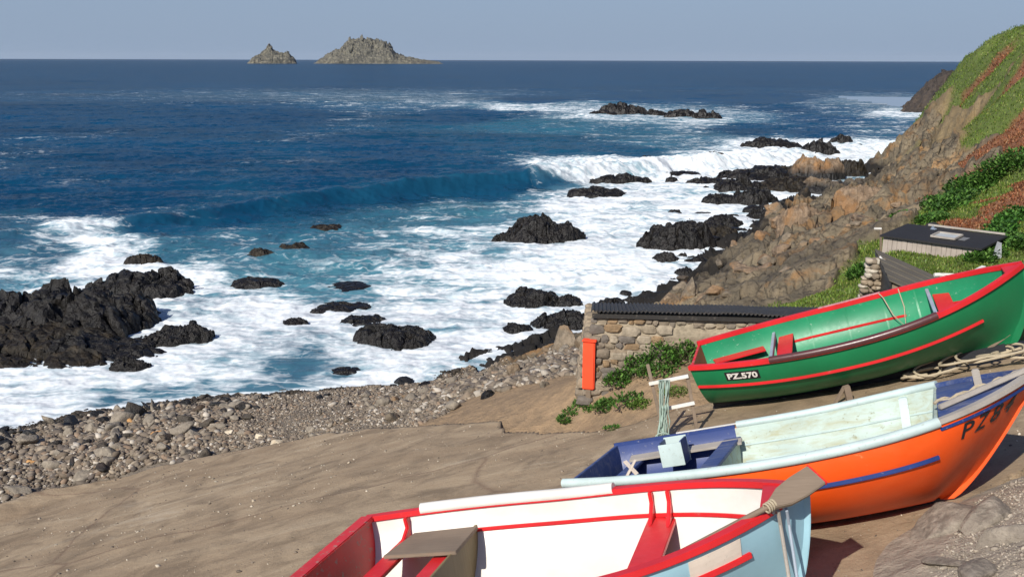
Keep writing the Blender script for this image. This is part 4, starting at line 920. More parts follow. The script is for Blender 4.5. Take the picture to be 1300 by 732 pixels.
part('rope_loop', tube([gb.h(.60, 1, 1)+np.array([-.02, -.03, .06]), gb.h(.60, 1, 1)+np.array([.03, -.14, .0]), gb.h(.61, .8, 1)+np.array([.06, -.25, -.05]), gb.h(.63, .55, 1)+np.array([.1, -.2, .0]), gb.h(.64, .8, 1)+np.array([.1, -.12, .0]), gb.h(.65, 1, 1)+np.array([.03, -.05, .06])], .009, 6), M_rope, gb.o, 0, True)
part('skid', beam(gb.h(.85, 0, 1)+np.array([0, 0, -.10]), gb.h(.97, 0, 1)+np.array([.10, 0, .16]), .05, .05), M_wood, gb.o, .004)

# --- orange boat
ob = Boat(dict(L=4.634, B=2.36, D=.84, tr=.77, pb=4.1, bs=.275, ss=.045, rk=.08, rake=1.0, tk=.08, re=1.0, b0=.5, pv=.6), (3.175, 9.55, 5.885, -20.5, 17.1, -7.6),
          'orange wooden boat with pale blue rails and blue foredeck, middle one of the three boats')
ob.hull(M_orange); ob.lining(.31, .985, M_minti); ob.lining(.006, .31, M_navy, name='stern_lining'); ob.transom(M_navyd); ob.keel(M_dark, .12)
ob.stem(M_orange, .05, .02)
ob.rail('gunwale', 0, .80, -1, circ(.05, 12, .0, .03), M_mint, smooth=True, bev=0)
ob.rail('gunwale', .315, .80, 1, circ(.045, 12, .0, .03), M_mint, smooth=True, bev=0)
ob.rail('gunwale', .0, .31, 1, rect(.05, .06, 0, .01), M_navy); ob.rail('rail_top_strip', .16, .32, 1, rect(.055, .012, 0, .047), M_white)
ob.rail('bow_rail', .795, .985, -1, rect(.09, .05, -.02, .03), M_woodg); ob.rail('bow_rail', .795, .985, 1, rect(.06, .05, .0, .02), M_navyd)
for sd in (-1, 1):
    ob.rail('rub_strake', .01, .80, sd, rect(.03, .04, .012), M_navy, .74); ob.rail('riser', .325, .795, sd, rect(.02, .022, 0), M_mint, .80, off=.04)
    ob.rail('riser', .325, .795, sd, rect(.02, .022, 0), M_mint, .62, off=.04)
ob.rail('sheer_line', .80, .985, -1, rect(.012, .03, .005, -.02), M_navy, .985)
ob.deck(.80, M_navyd)
ob.bulkhead(.80, float(ob.zs(.80))+.02, M_minti, name='forward_bulkhead'); ob.bulkhead(.318, .72, M_minti, name='aft_bulkhead')
for sd in (1,):
    ts = np.linspace(.2, .99, 10); P = np.array([ob.h(.72, t, sd, .05) for t in ts])
    part('frame', sweep(P, [np.array([1, 0, 0])]*10, [np.array([0, -sd, 0])]*10, rect(.09, .15)), M_mint, ob.o, .01)
ob.thwart(.30, .74, .20, .04, M_navyd); ob.thwart(.06, .70, .14, .035, M_navyd, 'stern_thwart')
ob.floor(.33, .93, .16, M_minti); ob.floor(.02, .31, .22, M_dark, 'stern_floor')
def obx(name, q, y, z, s_, m, **k): return part(name, box((ob.L*q-ob.L/2, y, z), s_), m, ob.o, .006, **k)
bx_ = empty('bait_box', ob.w((ob.L*.175-ob.L/2, .60, .62)), ob.M.to_euler()); tag(bx_, 'small open pale blue box in the blue stern of the orange boat', 'box')
for nm_, c_, s2 in (('front_panel', (0, -.14, .15), (.27, .02, .26)), ('back_panel', (0, .14, .16), (.27, .02, .30)), ('base_panel', (0, 0, .03), (.27, .26, .02))):
    part(nm_, box(c_, s2), M_mint, bx_, .003)
for sx in (-.125, .125): part('side_panel', box((sx, 0, .155), (.02, .26, .28)), M_navyd, bx_, .003)
pk = link('loose_plank', None) if False else None
o1 = part('plank', beam(ob.w(ob.h(.04, .85, 1, .12)*1.0), ob.w(ob.h(.33, .88, 1, .22)), .16, .03), M_woodg, None, .004); tag(o1, 'grey weathered board lying fore and aft in the blue stern of the orange boat', 'plank')
for k, (a_, b_) in enumerate((((.05, -.1, .50), (.11, .05, .86)), ((.12, .18, .5), (.06, .36, .80)))):
    part('brace', beam((ob.L*a_[0]-ob.L/2, a_[1], a_[2]), (ob.L*b_[0]-ob.L/2, b_[1], b_[2]), .05, .02), M_cream, ob.o, .003)
pz = ob.deck; zt = float(ob.zs(.885))
part('mooring_post', box((ob.L*.885-ob.L/2, .0, zt+.13), (.07, .07, .20)), M_woodg, ob.o, .01)
part('deck_beam', beam((ob.L*.80-ob.L/2+.02, -.62, float(ob.zs(.8))+.09), (ob.L*.985-ob.L/2, -.10, float(ob.zs(.985))+.09), .05, .045), M_woodg, ob.o, .006)
rpts = []
for k in range(26):
    f = k/25; q = .795+.19*f; rpts.append((ob.L*q-ob.L/2, -.36+.32*f+.035*math.sin(f*19), float(ob.zs(q))+.085+.015*math.sin(f*31)))
rp_ = part('mooring_rope', tube([ob.w(p) for p in rpts], .016, 7), M_rope, None, 0, True); tag(rp_, 'frayed brown rope lying along the blue foredeck of the orange boat', 'rope')
rp_ = part('mooring_rope', tube([ob.w((p[0]+.03, p[1]+.05+.02*math.sin(i), p[2])) for i, p in enumerate(rpts[:14])], .013, 7), M_rope, None, 0, True); tag(rp_, 'short second strand of brown rope at the aft edge of the blue foredeck', 'rope')
for ch, q0_, q1_, t0_, t1_ in (('P', .850, .873, .815, .94), ('Z', .881, .904, .82, .945), ('8', .914, .935, .825, .95), ('4', .944, .963, .83, .955)):
    ob.letters(ch, q0_, q1_, t0_, t1_, -1, M_black, .012, .004)

# --- white, red and light blue boat
wb_ = Boat(dict(L=4.3, B=2.27, D=.875, tr=.80, pb=2.65, bs=.30, ss=.0, rk=.08, rake=.35, tk=.08), (.471, 7.643, 5.66, -15.6, 11.7, -4.4),
           'light blue boat with white inside and red rails, nearest of the three boats')
wb_.hull(M_sky); wb_.lining(.006, .99, M_white); wb_.transom(M_redw, None, .06); wb_.keel(M_dark, .12); wb_.stem(M_sky)
rr_ = rect(.10, .055, -.005, .015)
for sd in (-1, 1):
    wb_.rail('gunwale', 0, .992, sd, rr_, M_red); wb_.rail('riser', .19, .93, sd, rect(.03, .035, 0), M_red, .80, off=.045)
    wb_.rail('rub_strake', .02, .90, sd, rect(.03, .05, .012), M_red, .82)
wb_.rail('rail_cover', .13, .585, 1, circ(.06, 12, .0, .035, 1.05), M_white, smooth=True, bev=0)
wb_.patch(.80, .885, .835, .955, -1, M_cream, name='paint_patch')
wb_.thwart(.69, .70, .26, .045, M_red); wb_.bulkhead(.685, .66, M_wood2, name='thwart_support')
def knee(b, q, sd, z, m, wd=.05, up=None):
    zt = float(b.zs(q)); y1 = abs(float(b.h(q, 1, 1)[1]))-.02; y0 = abs(float(b.h(q, b.tz(q, z), 1)[1]))-.03
    pr = [(y0-.26, z), (y0, z), (y1, zt), (y1-.10, zt), (y1-.085, zt-.10), (y0-.14, z+.06)]
    x0 = b.L*q-b.L/2; part('knee', slab([(x0+wd/2, sd*a_, c_) for a_, c_ in pr], wd, (1, 0, 0)), m, b.o, .008)
for sd in (-1, 1):
    for dq in (-.02, .02): knee(wb_, .69+dq, sd, .70, M_red, .035)
    knee(wb_, .10, sd, .66, M_red, .04)
wb_.thwart(.10, .66, .20, .04, M_red); wb_.thwart(.225, .66, .16, .04, M_red)
wb_.bulkhead(.262, .70, M_olive, name='stern_bulkhead')
sp = [(.085, .50), (.265, .86)]
x0 = lambda q: wb_.L*q-wb_.L/2
st_ = part('seat_plank', slab([(x0(.10), .30, .73), (x0(.27), .30, .73), (x0(.27), .93, .73), (x0(.12), .86, .73)], .035, (0, 0, 1)), M_wood, wb_.o, .005)
wb_.floor(.28, .9, .20, M_wood2); 
part('floor_plank', beam((x0(.30), .25, .24), (x0(.62), .25, .24), .18, .03), M_wood, wb_.o, .004)
part('transom_cap', slab([wb_.h(0, 1, -1)+np.array([-.05, .0, .045]), wb_.h(0, 1, -1)+np.array([.10, .0, .045]), wb_.h(0, 1, 1)+np.array([.10, .0, .045]), wb_.h(0, 1, 1)+np.array([-.05, .0, .045])], .05, (0, 0, 1)), M_redw, wb_.o, .01)
ap = [wb_.h(q, 1, sd)+np.array([0, 0, .035]) for q, sd in ((.92, -1), (.95, -1), (.97, -1), (.99, -1), (.99, 1), (.97, 1), (.95, 1), (.92, 1))]
part('breasthook', slab([p*np.array([1, .95, 1]) for p in ap], .035, (0, 0, 1)), M_red, wb_.o, .004)
# tilted blade lying over the bow, lashed to the near rail
tipw = wb_.w((wb_.L/2+.27, -.18, 1.36)); rootw = wb_.w((wb_.L/2-.30, -.30, 1.24)); endw = wb_.w((wb_.L*.60-wb_.L/2, -.66, .80))
tipw, rootw, endw = at(1037, 602, 7.42), at(976, 643, 7.26), at(850, 708, 6.72)
oar = empty('oar', rootw); tag(oar, 'weathered grey wooden oar lashed over the bow of the nearest boat', 'oar')
ax = (tipw-rootw)/np.linalg.norm(tipw-rootw); vw = np.array([0, 0, CZ])-rootw; vw /= np.linalg.norm(vw); nrm = np.array([.05, -.45, .9]); nrm -= ax*nrm.dot(ax); nrm /= np.linalg.norm(nrm); sdv = np.cross(nrm, ax)
Lb = np.linalg.norm(tipw-rootw); prof = [(0, .03), (.12, .05), (.3, .085), (.6, .10), (.97, .098), (1.0, .088)]
V = []; Fc = []
for f, wd in prof:
    for a_, b_ in ((-1, -1), (1, -1), (1, 1), (-1, 1)): V.append(tuple(ax*Lb*f+sdv*wd*a_+nrm*b_*(.022-.010*f)))
for i in range(len(prof)-1):
    for k in range(4): Fc.append((i*4+k, i*4+(k+1) % 4, i*4+4+(k+1) % 4, i*4+4+k))
Fc += [(3, 2, 1, 0), tuple(len(V)-4+k for k in range(4))]
part('blade', (V, Fc), M_wood, oar, .006); part('blade_tip', box(tuple(ax*(Lb+.012)), (.01, .01, .01)), M_wood2, oar) if False else None
part('tip_band', sweep([ax*(Lb*.985), ax*(Lb*1.01)], [sdv]*2, [nrm]*2, rect(.205, .035)), M_redw, oar, .003)
part('shaft', tube([ax*.03, endw-rootw], .024, 10), M_wood, oar, 0, True)
la = part('lashing', merge(*[tube([ax*(-.02+.022*k)+(sdv*math.cos(a_)+nrm*math.sin(a_))*.036 for a_ in np.linspace(0, 6.283, 12)], .008, 6, False) for k in range(4)]), M_rope, oar, 0, True)
for k, (a_, b_) in enumerate(((986, 1004), (997, 1014))):
    P = [at(a_-4, 652-6*k, 7.17), at(a_-2, 640-3*k, 7.24), at(a_+2, 648, 7.20)]+[at(a_+2+(b_-a_)*f, 648+(760-648)*f, 7.16-.62*f) for f in (.15, .3, .5, .75, 1.0)]
    o_2 = part('hanging_strap', tube(P, .012 if k else .015, 8), M_woodg if k == 0 else M_steel, None, 0, True)
    tag(o_2, ['pale grey line hanging down the light blue bow, left one of two', 'blue grey line hanging down the light blue bow, right one of two'][k], 'line')
# ---------------------------------------------------------------- stone hut with corrugated roof
A_ = at(757, 399, 5.85); B_ = at(1112, 408, 5.85)
ux = (B_-A_); Lh = math.hypot(ux[0], ux[1]); hut = empty('stone_hut', (A_[0], A_[1], 3.6), (0, 0, math.atan2(ux[1], ux[0])))
tag(hut, 'low rubble stone hut with a black corrugated roof behind the green boat', 'hut')
m_wall = vcol('rubble_wall', .9, 12, .02, .2, .45)
zt = 5.80-3.6
Vs_, Fs_, Cs_ = [], [], []
def addm(V, Fc, c):
    o = sum(len(v) for v in Vs_); Vs_.append(np.asarray(V)); Fs_.extend([tuple(int(i)+o for i in f) for f in Fc]); Cs_.append(np.tile(c, (len(V), 1)) if np.ndim(c) == 1 else c)
# mortar face as a wobbly sheet, then back, ends
nx, nz = 150, 60; XX, ZZ = np.meshgrid(np.linspace(-.0, Lh, nx), np.linspace(-.9, zt, nz), indexing='ij')
xx = XX-(.30*(1-np.clip((ZZ)/zt, 0, 1)))*(1-XX/Lh); yy = -.02+.035*fbm(xx*2.3, ZZ*2.3, 0, 4, 201)-.10*(1-np.clip(ZZ/zt, 0, 1))
mc = np.array([.29, .23, .165])*(1+.25*fbm(xx*1.5, ZZ*3, 0, 4, 202))[..., None]
mc = np.where((ZZ > zt-.34)[..., None] & (ZZ < zt-.0)[..., None], np.array([.42, .35, .25]), mc)
addm(np.stack([xx, yy, ZZ], -1).reshape(-1, 3), grid_faces(nx, nz), mc.reshape(-1, 3))
v, f = box((Lh/2-.02, 1.20, zt/2-.85), (Lh-.06, 2.3, zt+.78)); addm(v, f, (.30, .24, .17))
rg = np.random.default_rng(44)
V2i, F2i = ICO[2]; V2i = V2i/np.linalg.norm(V2i, axis=1)[:, None]
STV = [rockshape(700+i, 3, 9, .05, 1, .025) for i in range(14)]
def stone(c, s_, col, seed):
    P, Fq_ = STV[int(seed*7) % 14]; a_ = (seed*3.1) % 6.28; P = np.sign(P)*np.abs(P)**.8; P = P/np.abs(P).max(0); b_ = ((seed*1.7) % 1-.5)*.35
    P = P*np.array(s_)/2; P = np.c_[P[:, 0]*math.cos(b_)-P[:, 2]*math.sin(b_), P[:, 1], P[:, 0]*math.sin(b_)+P[:, 2]*math.cos(b_)]; addm(P+np.array(c), Fq_, np.array(col))
    P = np.sign(V2i)*np.abs(V2i)**.6; P = P*(1+.30*fbm(V2i[:, 0]*1.6+seed, V2i[:, 1]*1.6, V2i[:, 2]*1.6, 2, 9)[:, None]); P = P*np.array(s_)/2+np.array(c); addm(P, F2i, np.array(col))
z = -.4; row = 0
while z < zt-.06:
    top = z > zt-.30; h_ = rg.uniform(.08, .11) if top else rg.uniform(.10, .20)*(1.35 if z < .9 else 1); x = rg.uniform(-.1, .0); slope0 = .30*(1-max(z, 0)/zt)
    while x < Lh-.1:
        w_ = rg.uniform(.10, .22) if top else rg.uniform(.13, .38)*(1.25 if z < .9 else 1)
        dens = 1.0 if x < 1.25 else (.92 if top else (.16 if z > zt-.62 else (.5 if x < 2.2 else .25)))
        if rg.random() < dens:
            c0 = np.array([(.26, .21, .155), (.22, .185, .145), (.32, .26, .185), (.18, .155, .13), (.36, .30, .22), (.31, .21, .12)][rg.integers(0, 6)])*rg.uniform(.8, 1.1)
            hh = h_*rg.uniform(.75, .98); stone((x+w_/2-slope0*(1-x/Lh), -.005-.10*(1-max(z, 0)/zt)+rg.uniform(-.02, .02), z+h_/2+rg.uniform(-.035, .035)), (w_*1.02, .12, hh*1.12), c0, rg.uniform(0, 99))
        x += w_
    z += h_; row += 1
z = -.6
while z < zt-.55:
    h_ = rg.uniform(.15, .27); y = 0.0
    while y < 2.3:
        w_ = rg.uniform(.2, .45); c0 = np.array([(.33, .26, .18), (.25, .20, .145), (.40, .32, .22)][rg.integers(0, 3)]); stone((.0-.28*(1-max(z, 0)/zt), y+w_/2, z+h_/2), (.34, w_*.95, h_*.93), c0, rg.uniform(0, 99)); y += w_
    z += h_
me = nmesh('wall', np.concatenate(Vs_), Fs_, m_wall, True, np.concatenate(Cs_)); me.set_sharp_from_angle(angle=R(25)); link('wall', me, hut)
m_roof = paint('black_corrugated_sheet', (.026, .023, .02), .6, .22, (.10, .085, .07), 3)
nx = 75*10; XX, YY = np.meshgrid(np.linspace(-.10, Lh+.25, nx), np.linspace(-.16, 2.5, 8), indexing='ij')
ZZ = zt+.13-.185*YY+.017*np.sin(XX/.077*6.2832)+.022*fbm(XX*.9, YY, 0, 3, 205)+.012*np.floor(XX/.76)%.024
V = np.stack([XX, YY, ZZ], -1).reshape(-1, 3); Fg = grid_faces(nx, 8); V = np.r_[V, V-np.array([0, 0, .012])]; n8 = nx*8
eg = [i*8 for i in range(nx)]; Fe = [(eg[i], eg[i]+n8, eg[i+1]+n8, eg[i+1]) for i in range(nx-1)]; e0 = list(range(8)); Fe += [(e0[i], e0[i+1], e0[i+1]+n8, e0[i]+n8) for i in range(7)]
link('roof', nmesh('roof', V, [tuple(q) for q in Fg]+[tuple(q[::-1]+n8) for q in Fg]+Fe, m_roof, True), hut)
part('fascia', box((Lh/2+.05, -.10, zt+.05), (Lh+.25, .03, .085)), m_roof, hut, .003)
part('wall_plate', box((Lh/2, .01, zt+.02), (Lh+.02, .10, .05)), M_dark, hut, .003)

# tall orange box at the hut corner
p_ = at(747, 481, 4.55); e = empty('orange_box', (p_[0]-.01, A_[1]-.10, 4.42), (0, 0, R(-14))); k_ = 1
tag(e, 'tall narrow orange red box standing against the left corner of the stone hut', 'box')
M_ored = paint('orange_red_box_paint', (.86, .075, .02), .5, .06, (.6, .2, .1), 5)
part('body', merge(box((0, 0, .47), (.23, .13, .94))), M_ored, e, .02); part('lid', box((.005, 0, .955), (.27, .17, .035)), M_ored, e, .01); part('foot', box((0, 0, -.1), (.1, .08, .22)), M_wood, e, .01)

# ---------------------------------------------------------------- tarred store beside the hut
M_tar_shade = wood('tarred_and_shaded_boards', (.016, .014, .013), (.035, .03, .027), .6, 5, 2)
M_roofb = wood('weathered_roof_boards', (.085, .072, .052), (.17, .145, .105), .85, 4, 0)
E1 = at(1115, 320, 6.35); e1 = at(1133, 358, 6.35); al = (e1-E1)/np.linalg.norm(e1-E1); rt_ = np.array([-al[1], al[0], 0]); rt_ = rt_ if rt_[0] > 0 else -rt_
E2 = E1+rt_*1.5-np.array([0, 0, .62]); e2 = e1+rt_*1.5-np.array([0, 0, .62])
ts_ = empty('tarred_store', tuple(E1-np.array([0, 0, 1.4]))); tag(ts_, 'small black tarred wooden store with a sloping grey boarded roof behind the green boat', 'shed')
O_ = np.array(ts_.location); q = lambda *p: [tuple(np.asarray(v)-O_) for v in p]; dz_ = lambda p, z: np.array([p[0], p[1], z])
part('left_wall', slab(q(E1, e1, dz_(e1, 4.9), dz_(E1, 4.9)), .04, -rt_), M_tar_shade, ts_)
part('front_wall', slab(q(e1+al*.01, e2+al*.01, dz_(e2+al*.01, 4.9), dz_(e1+al*.01, 4.9)), .04, al), M_wood, ts_, .004, label='lighter grey front wall')
part('right_wall', slab(q(E2, e2, dz_(e2, 4.9), dz_(E2, 4.9)), .04, rt_), M_tar_shade, ts_)
part('back_wall', slab(q(E1, E2, dz_(E2, 4.9), dz_(E1, 4.9)), .04, -al), M_tar_shade, ts_)
n1_ = np.cross(al, rt_*1.5-np.array([0, 0, .62])); n1_ /= np.linalg.norm(n1_); n1_ = n1_ if n1_[2] > 0 else -n1_
nb = 9; rb_ = []
for k in range(nb):
    a_ = E1+(e1-E1)*(k/nb)-al*(.08 if k == 0 else 0); b_ = E1+(e1-E1)*((k+1)/nb-.004)+al*(.10 if k == nb-1 else 0); sl_ = (E2-E1); hh_ = n1_*(.03+.012*(k % 2))
    rb_.append(slab(q(a_-sl_*.05+hh_, b_-sl_*.05+hh_, b_+sl_*1.06+hh_, a_+sl_*1.06+hh_), .022, n1_))
part('roof', merge(*rb_), M_roofb, ts_, .003)
part('bargeboard', beam(*q(E1-rt_*.05-[0, 0, .03]-al*.06, e1-rt_*.05-[0, 0, .03]+al*.1), .025, .10), M_tar_shade, ts_, .003)
# rubble pier with a white capping
Vs_, Fs_, Cs_ = [], [], []
pc = atd(1108, 386, 20.9); z = -.5
while z < .98:
    h_ = rg.uniform(.06, .12)
    for xx_ in (-.16, -.05, .06, .15, .0, .1):
        c0 = np.array([(.33, .26, .18), (.25, .20, .145), (.44, .37, .28), (.5, .45, .36)][rg.integers(0, 4)]); stone((xx_-.10*max(0, .7-z)+rg.uniform(-.03, .03), rg.uniform(-.1, .15), z+h_/2), (rg.uniform(.10, .2), rg.uniform(.15, .3), h_*1.1), c0, rg.uniform(0, 99))
    z += h_
pr_ = empty('stone_pier', tuple(pc), (0, 0, R(-10))); tag(pr_, 'narrow rubble stone pier with a white cap left of the black tarred store', 'wall')
link('rubble', nmesh('rubble', np.concatenate(Vs_), Fs_, m_wall, True, np.concatenate(Cs_)), pr_)
P, Fc = rockshape(77, 3, 9, .08, 1, .02); link('capping', nmesh('capping', P*np.array([.14, .16, .17])+np.array([.06, .0, 1.02]), Fc, M_white), pr_)

# ---------------------------------------------------------------- plank shed with black felt roof
zs_ = 5.92; a0 = at(1121.5, 300, zs_); a1 = at(1240, 316, zs_); ang = math.atan2(a1[1]-a0[1], a1[0]-a0[0]); Ls = math.hypot(*(a1-a0)[:2])
sh = empty('plank_shed', (a0[0], a0[1], 5.0), (0, 0, ang)); tag(sh, 'pale vertical plank shed with a black felt roof on the grassy bank', 'shed')
M_plank = wood('pale_vertical_planks', (.28, .235, .195), (.42, .36, .31), .85, 4, 2); M_felt = paint('black_roofing_felt', (.014, .013, .013), .7, .1, (.06, .06, .06), 4)
hz = zs_-5.0; pls = []; x = 0.0; i = 0
while x < Ls-.02:
    w_ = min(rg.uniform(.11, .15), Ls-x); pls.append(box((x+w_/2, .0+rg.uniform(-.006, .006), hz/2-.2), (w_-.008, .025, hz+.4))); x += w_
part('front_wall', merge(*pls), M_plank, sh, .002); part('shell', box((Ls/2, .72, hz/2-.22), (Ls-.03, 1.38, hz+.38)), M_tar_shade, sh)
sl = .09
def rf(x, y, dz=0.0): return (x, y, hz+.05+sl*y+dz)
part('roof', slab([rf(-.06, -.10), rf(Ls+.16, -.10), rf(Ls+.16, 1.48), rf(-.06, 1.48)], .05, (0, 0, 1)), M_felt, sh, .006)
part('end_wall', slab([(Ls+.005, 0, -.4), (Ls+.005, 1.4, -.4), (Ls+.005, 1.4, hz+.12), (Ls+.005, 0, hz)], .03, (1, 0, 0)), M_tar_shade, sh)  # near-black boards put the shadow on this end into its colour
sk = part('roof_light', slab([rf(Ls*.47, .35, .035), rf(Ls*.70, .35, .035), rf(Ls*.70, .80, .035), rf(Ls*.47, .80, .035)], .03, (0, 0, 1)), paint('grey_roof_light', (.42, .44, .43), .3, .05, (.3, .3, .3)), sh, .004)
part('frame', merge(beam(rf(Ls*.46, .33, .04), rf(Ls*.71, .33, .04), .04, .05), beam(rf(Ls*.46, .82, .04), rf(Ls*.71, .82, .04), .04, .05), beam(rf(Ls*.46, .33, .04), rf(Ls*.46, .82, .04), .04, .05), beam(rf(Ls*.71, .33, .04), rf(Ls*.71, .82, .04), .04, .05)), M_woodg, sk, .003)
part('patch', slab([rf(Ls*.73, .45, .01), rf(Ls*.80, .45, .01), rf(Ls*.80, .75, .01), rf(Ls*.73, .75, .01)], .01, (0, 0, 1)), paint('grey_patch', (.16, .16, .16), .6), sh)
part('ridge_batten', beam(rf(Ls*.22, 1.46, .04), rf(Ls+.1, 1.46, .04), .05, .05), M_woodg, sh, .004)
# tyre, tarpaulin and fence post round the shed
def torus(Rm, r, nu=36, nv=14):
    V = [((Rm+r*math.cos(b_))*math.cos(a_), r*1.25*math.sin(b_), (Rm+r*math.cos(b_))*math.sin(a_)) for a_ in np.linspace(0, 6.2832, nu, endpoint=False) for b_ in np.linspace(0, 6.2832, nv, endpoint=False)]
    return V, [(i*nv+j, ((i+1) % nu)*nv+j, ((i+1) % nu)*nv+(j+1) % nv, i*nv+(j+1) % nv) for i in range(nu) for j in range(nv)]
M_tyre = paint('black_rubber', (.02, .02, .02), .7, .05, (.08, .07, .06), 6)
p_ = np.array(sh.matrix_basis @ Vector(rf(Ls*.52, 1.85, .0))) if False else atd(1185, 296, 27.6)
t_ = part('tyre', torus(.22, .10), M_tyre, None, 0, True); t_.location = (p_[0], p_[1], p_[2]); t_.rotation_euler = (R(-25), 0, R(20)); tag(t_, 'black tyre leaning behind the felt roof of the plank shed', 'tyre')
p_ = atd(1222, 300, 26.2); nx, ny = 24, 14; XX, YY = np.meshgrid(np.linspace(-.8, .9, nx), np.linspace(-.3, .35, ny), indexing='ij'); ZZ = .13*fbm(XX*3, YY*4, 0, 4, 210, True)+.08-.12*XX-.5*YY**2
tp_ = link('tarpaulin', nmesh('tarpaulin', np.stack([XX, YY, ZZ], -1).reshape(-1, 3), grid_faces(nx, ny), paint('grey_blue_sheet', (.22, .27, .33), .35, .2, (.6, .6, .6), 6))); tp_.location = tuple(p_-np.array([0, 0, .05])); tp_.rotation_euler.z = ang
tag(tp_, 'crumpled grey blue sheet lying along the back of the plank shed roof', 'tarpaulin')
for i, (px_, pt, lab) in enumerate(((1119, 290, 'short white topped post at the left end of the plank shed'),)):
    p0_ = atd(px_, 318, 27.3); p1_ = atd(px_-1, 291, 27.3); o_3 = empty('marker_post', tuple(p0_)); tag(o_3, lab, 'post')
    part('post', beam((0, 0, -.2), tuple(p1_-p0_), .05, .05, (0, 1, 0)), M_wood, o_3, .004); part('cap', box(tuple(p1_-p0_+np.array([-.08, 0, .02])), (.2, .05, .05)), M_white, o_3, .004)
p_ = atd(1262, 322, 24.5)
ws = part('leaning_sheet', slab([(-.05, 0, 0), (.2, 0, .0), (.26, .2, .36), (.15, .2, .40)], .015, (0, -.9, .4)), paint('grey_metal_sheet', (.27, .28, .29), .5, .15, (.2, .1, .05)), None); ws.location = tuple(p_-np.array([0, 0, .12])); tag(ws, 'small grey sheet leaning at the right end of the plank shed', 'sheet')

# white painted bits propped behind the green boat
def polytube(pts, d, r, m, name, lab, cat, z=None):
    P = [atd(a_, b_, d+c_) for a_, b_, c_ in pts]; o = part(name, tube(P, r, 8), m, None, 0, True); tag(o, lab, cat); return o
polytube([(1186, 349, 0), (1192, 348.5, 0), (1198, 350, 0), (1202, 354, 0), (1204, 359, 0), (1205, 366, 0)], 19.2, .04, M_white, 'curved_rail', 'white curved rail end standing behind the green boat bow', 'rail')
polytube([(1190, 348, .1), (1205, 348.5, .1), (1224, 349, .1)], 19.2, .028, M_white, 'curved_rail', 'thin straight white rail beside the curved white one', 'rail')
for i, (a_, b_, lab) in enumerate((((1221, 353), (1249, 338), 'upper of two white planks sticking up behind the green boat'), ((1223, 360), (1252, 344), 'lower of two white planks sticking up behind the green boat'))):
    o = part('plank', beam(atd(*a_, 19.0), atd(*b_, 19.6), .09, .03), M_white, None, .004); tag(o, lab, 'plank')
hp_ = empty('net_heap', tuple(atd(1196, 372, 19.0))); tag(hp_, 'dark covered heap behind the green boat under the white planks', 'heap')
P, Fc = rockshape(88, 4, 14, .15, .6, .05); part_o = link('cover', nmesh('cover', P*np.array([.55, .5, .36])+np.array([0.1, .1, .03]), Fc, M_tar_shade), hp_)

# ---------------------------------------------------------------- rope stand, prop, ropes
def gnd(px, py): return hit(px, py, g=lambda x, y: np.maximum(slipz(x, y), G0(x, y)))
st = empty('rope_stand', tuple(gnd(866, 548))); tag(st, 'rough wooden frame with white crossbars standing at the stern of the green boat', 'stand'); O_ = np.array(st.location)
lf, rf_ = gnd(846, 556), gnd(887, 550); d0 = lf[1]; lt = atd(822, 462, d0+.25); rt = atd(872, 474, rf_[1]+.15)
part('post', beam(lf-O_-[0, 0, .08], lt-O_, .05, .045, (0, 1, 0)), M_wood, st, .005); part('post', beam(rf_-O_-[0, 0, .08], rt-O_, .05, .045, (0, 1, 0)), M_wood, st, .005)
part('crossbar', beam(atd(824, 487, d0+.15)-O_, atd(874, 477, rf_[1]+.10)-O_, .04, .05), M_white, st, .004); part('crossbar', beam(atd(838, 520, d0+.1)-O_, atd(882, 511, rf_[1]+.03)-O_, .04, .05), M_white, st, .004)
strs = []
rg = np.random.default_rng(9)
for k in range(16):
    x_ = rg.uniform(834, 850); lo = rg.uniform(545, 566); pts_ = []
    for f in np.linspace(0, 1, 9): pts_.append(atd(x_+4*math.sin(k+f*2.2)*f+rg.uniform(-1, 1)-2*f, 482+(lo-482)*f, d0-.05+rg.uniform(-.03, .03)))
    strs.append(tube(pts_, .010, 5))
strs.append(tube([atd(842+10*math.cos(a_), 556+7*math.sin(a_), d0-.15) for a_ in np.linspace(0, 6, 14)], .011, 5))
hr = part('rope', merge(*strs), M_ropeg, None, 0, True); tag(hr, 'hank of pale green rope hanging from the white crossbar of the rope stand', 'rope')
p_ = gnd(1070, 512)
cb = empty('wooden_chock', tuple(p_)); tag(cb, 'small wooden A shaped prop on the slip under the green boat', 'prop')
part('leg', beam((-.13, 0, -.03), (.0, 0, .26), .04, .05, (0, 1, 0)), M_wood, cb, .004); part('leg', beam((.12, -.02, -.03), (.02, -.02, .28), .09, .09, (0, 1, 0)), M_wood, cb, .004)
rc_ = gnd(1255, 470); pts_ = []; rg = np.random.default_rng(12)
for k in range(230):
    a_ = k*.27; rr = .30+.14*math.sin(k*.043+1)+.05*math.sin(k*.31); cx_ = .85*math.sin(k*.021)-.1; x_, y_ = rc_[0]+cx_+rr*1.2*math.cos(a_), rc_[1]+.1+rr*.75*math.sin(a_)-.25*cx_
    pts_.append((x_, y_, max(slipz(x_, y_), G0(x_, y_))+.03+.07*abs(math.sin(k*.23))+.16*math.exp(-(cx_)**2*3)))
hr = part('rope_coil', tube(pts_, .019, 6), M_rope, None, 0, True); tag(hr, 'loose coils of pale rope on the slip between the green and orange bows', 'rope')

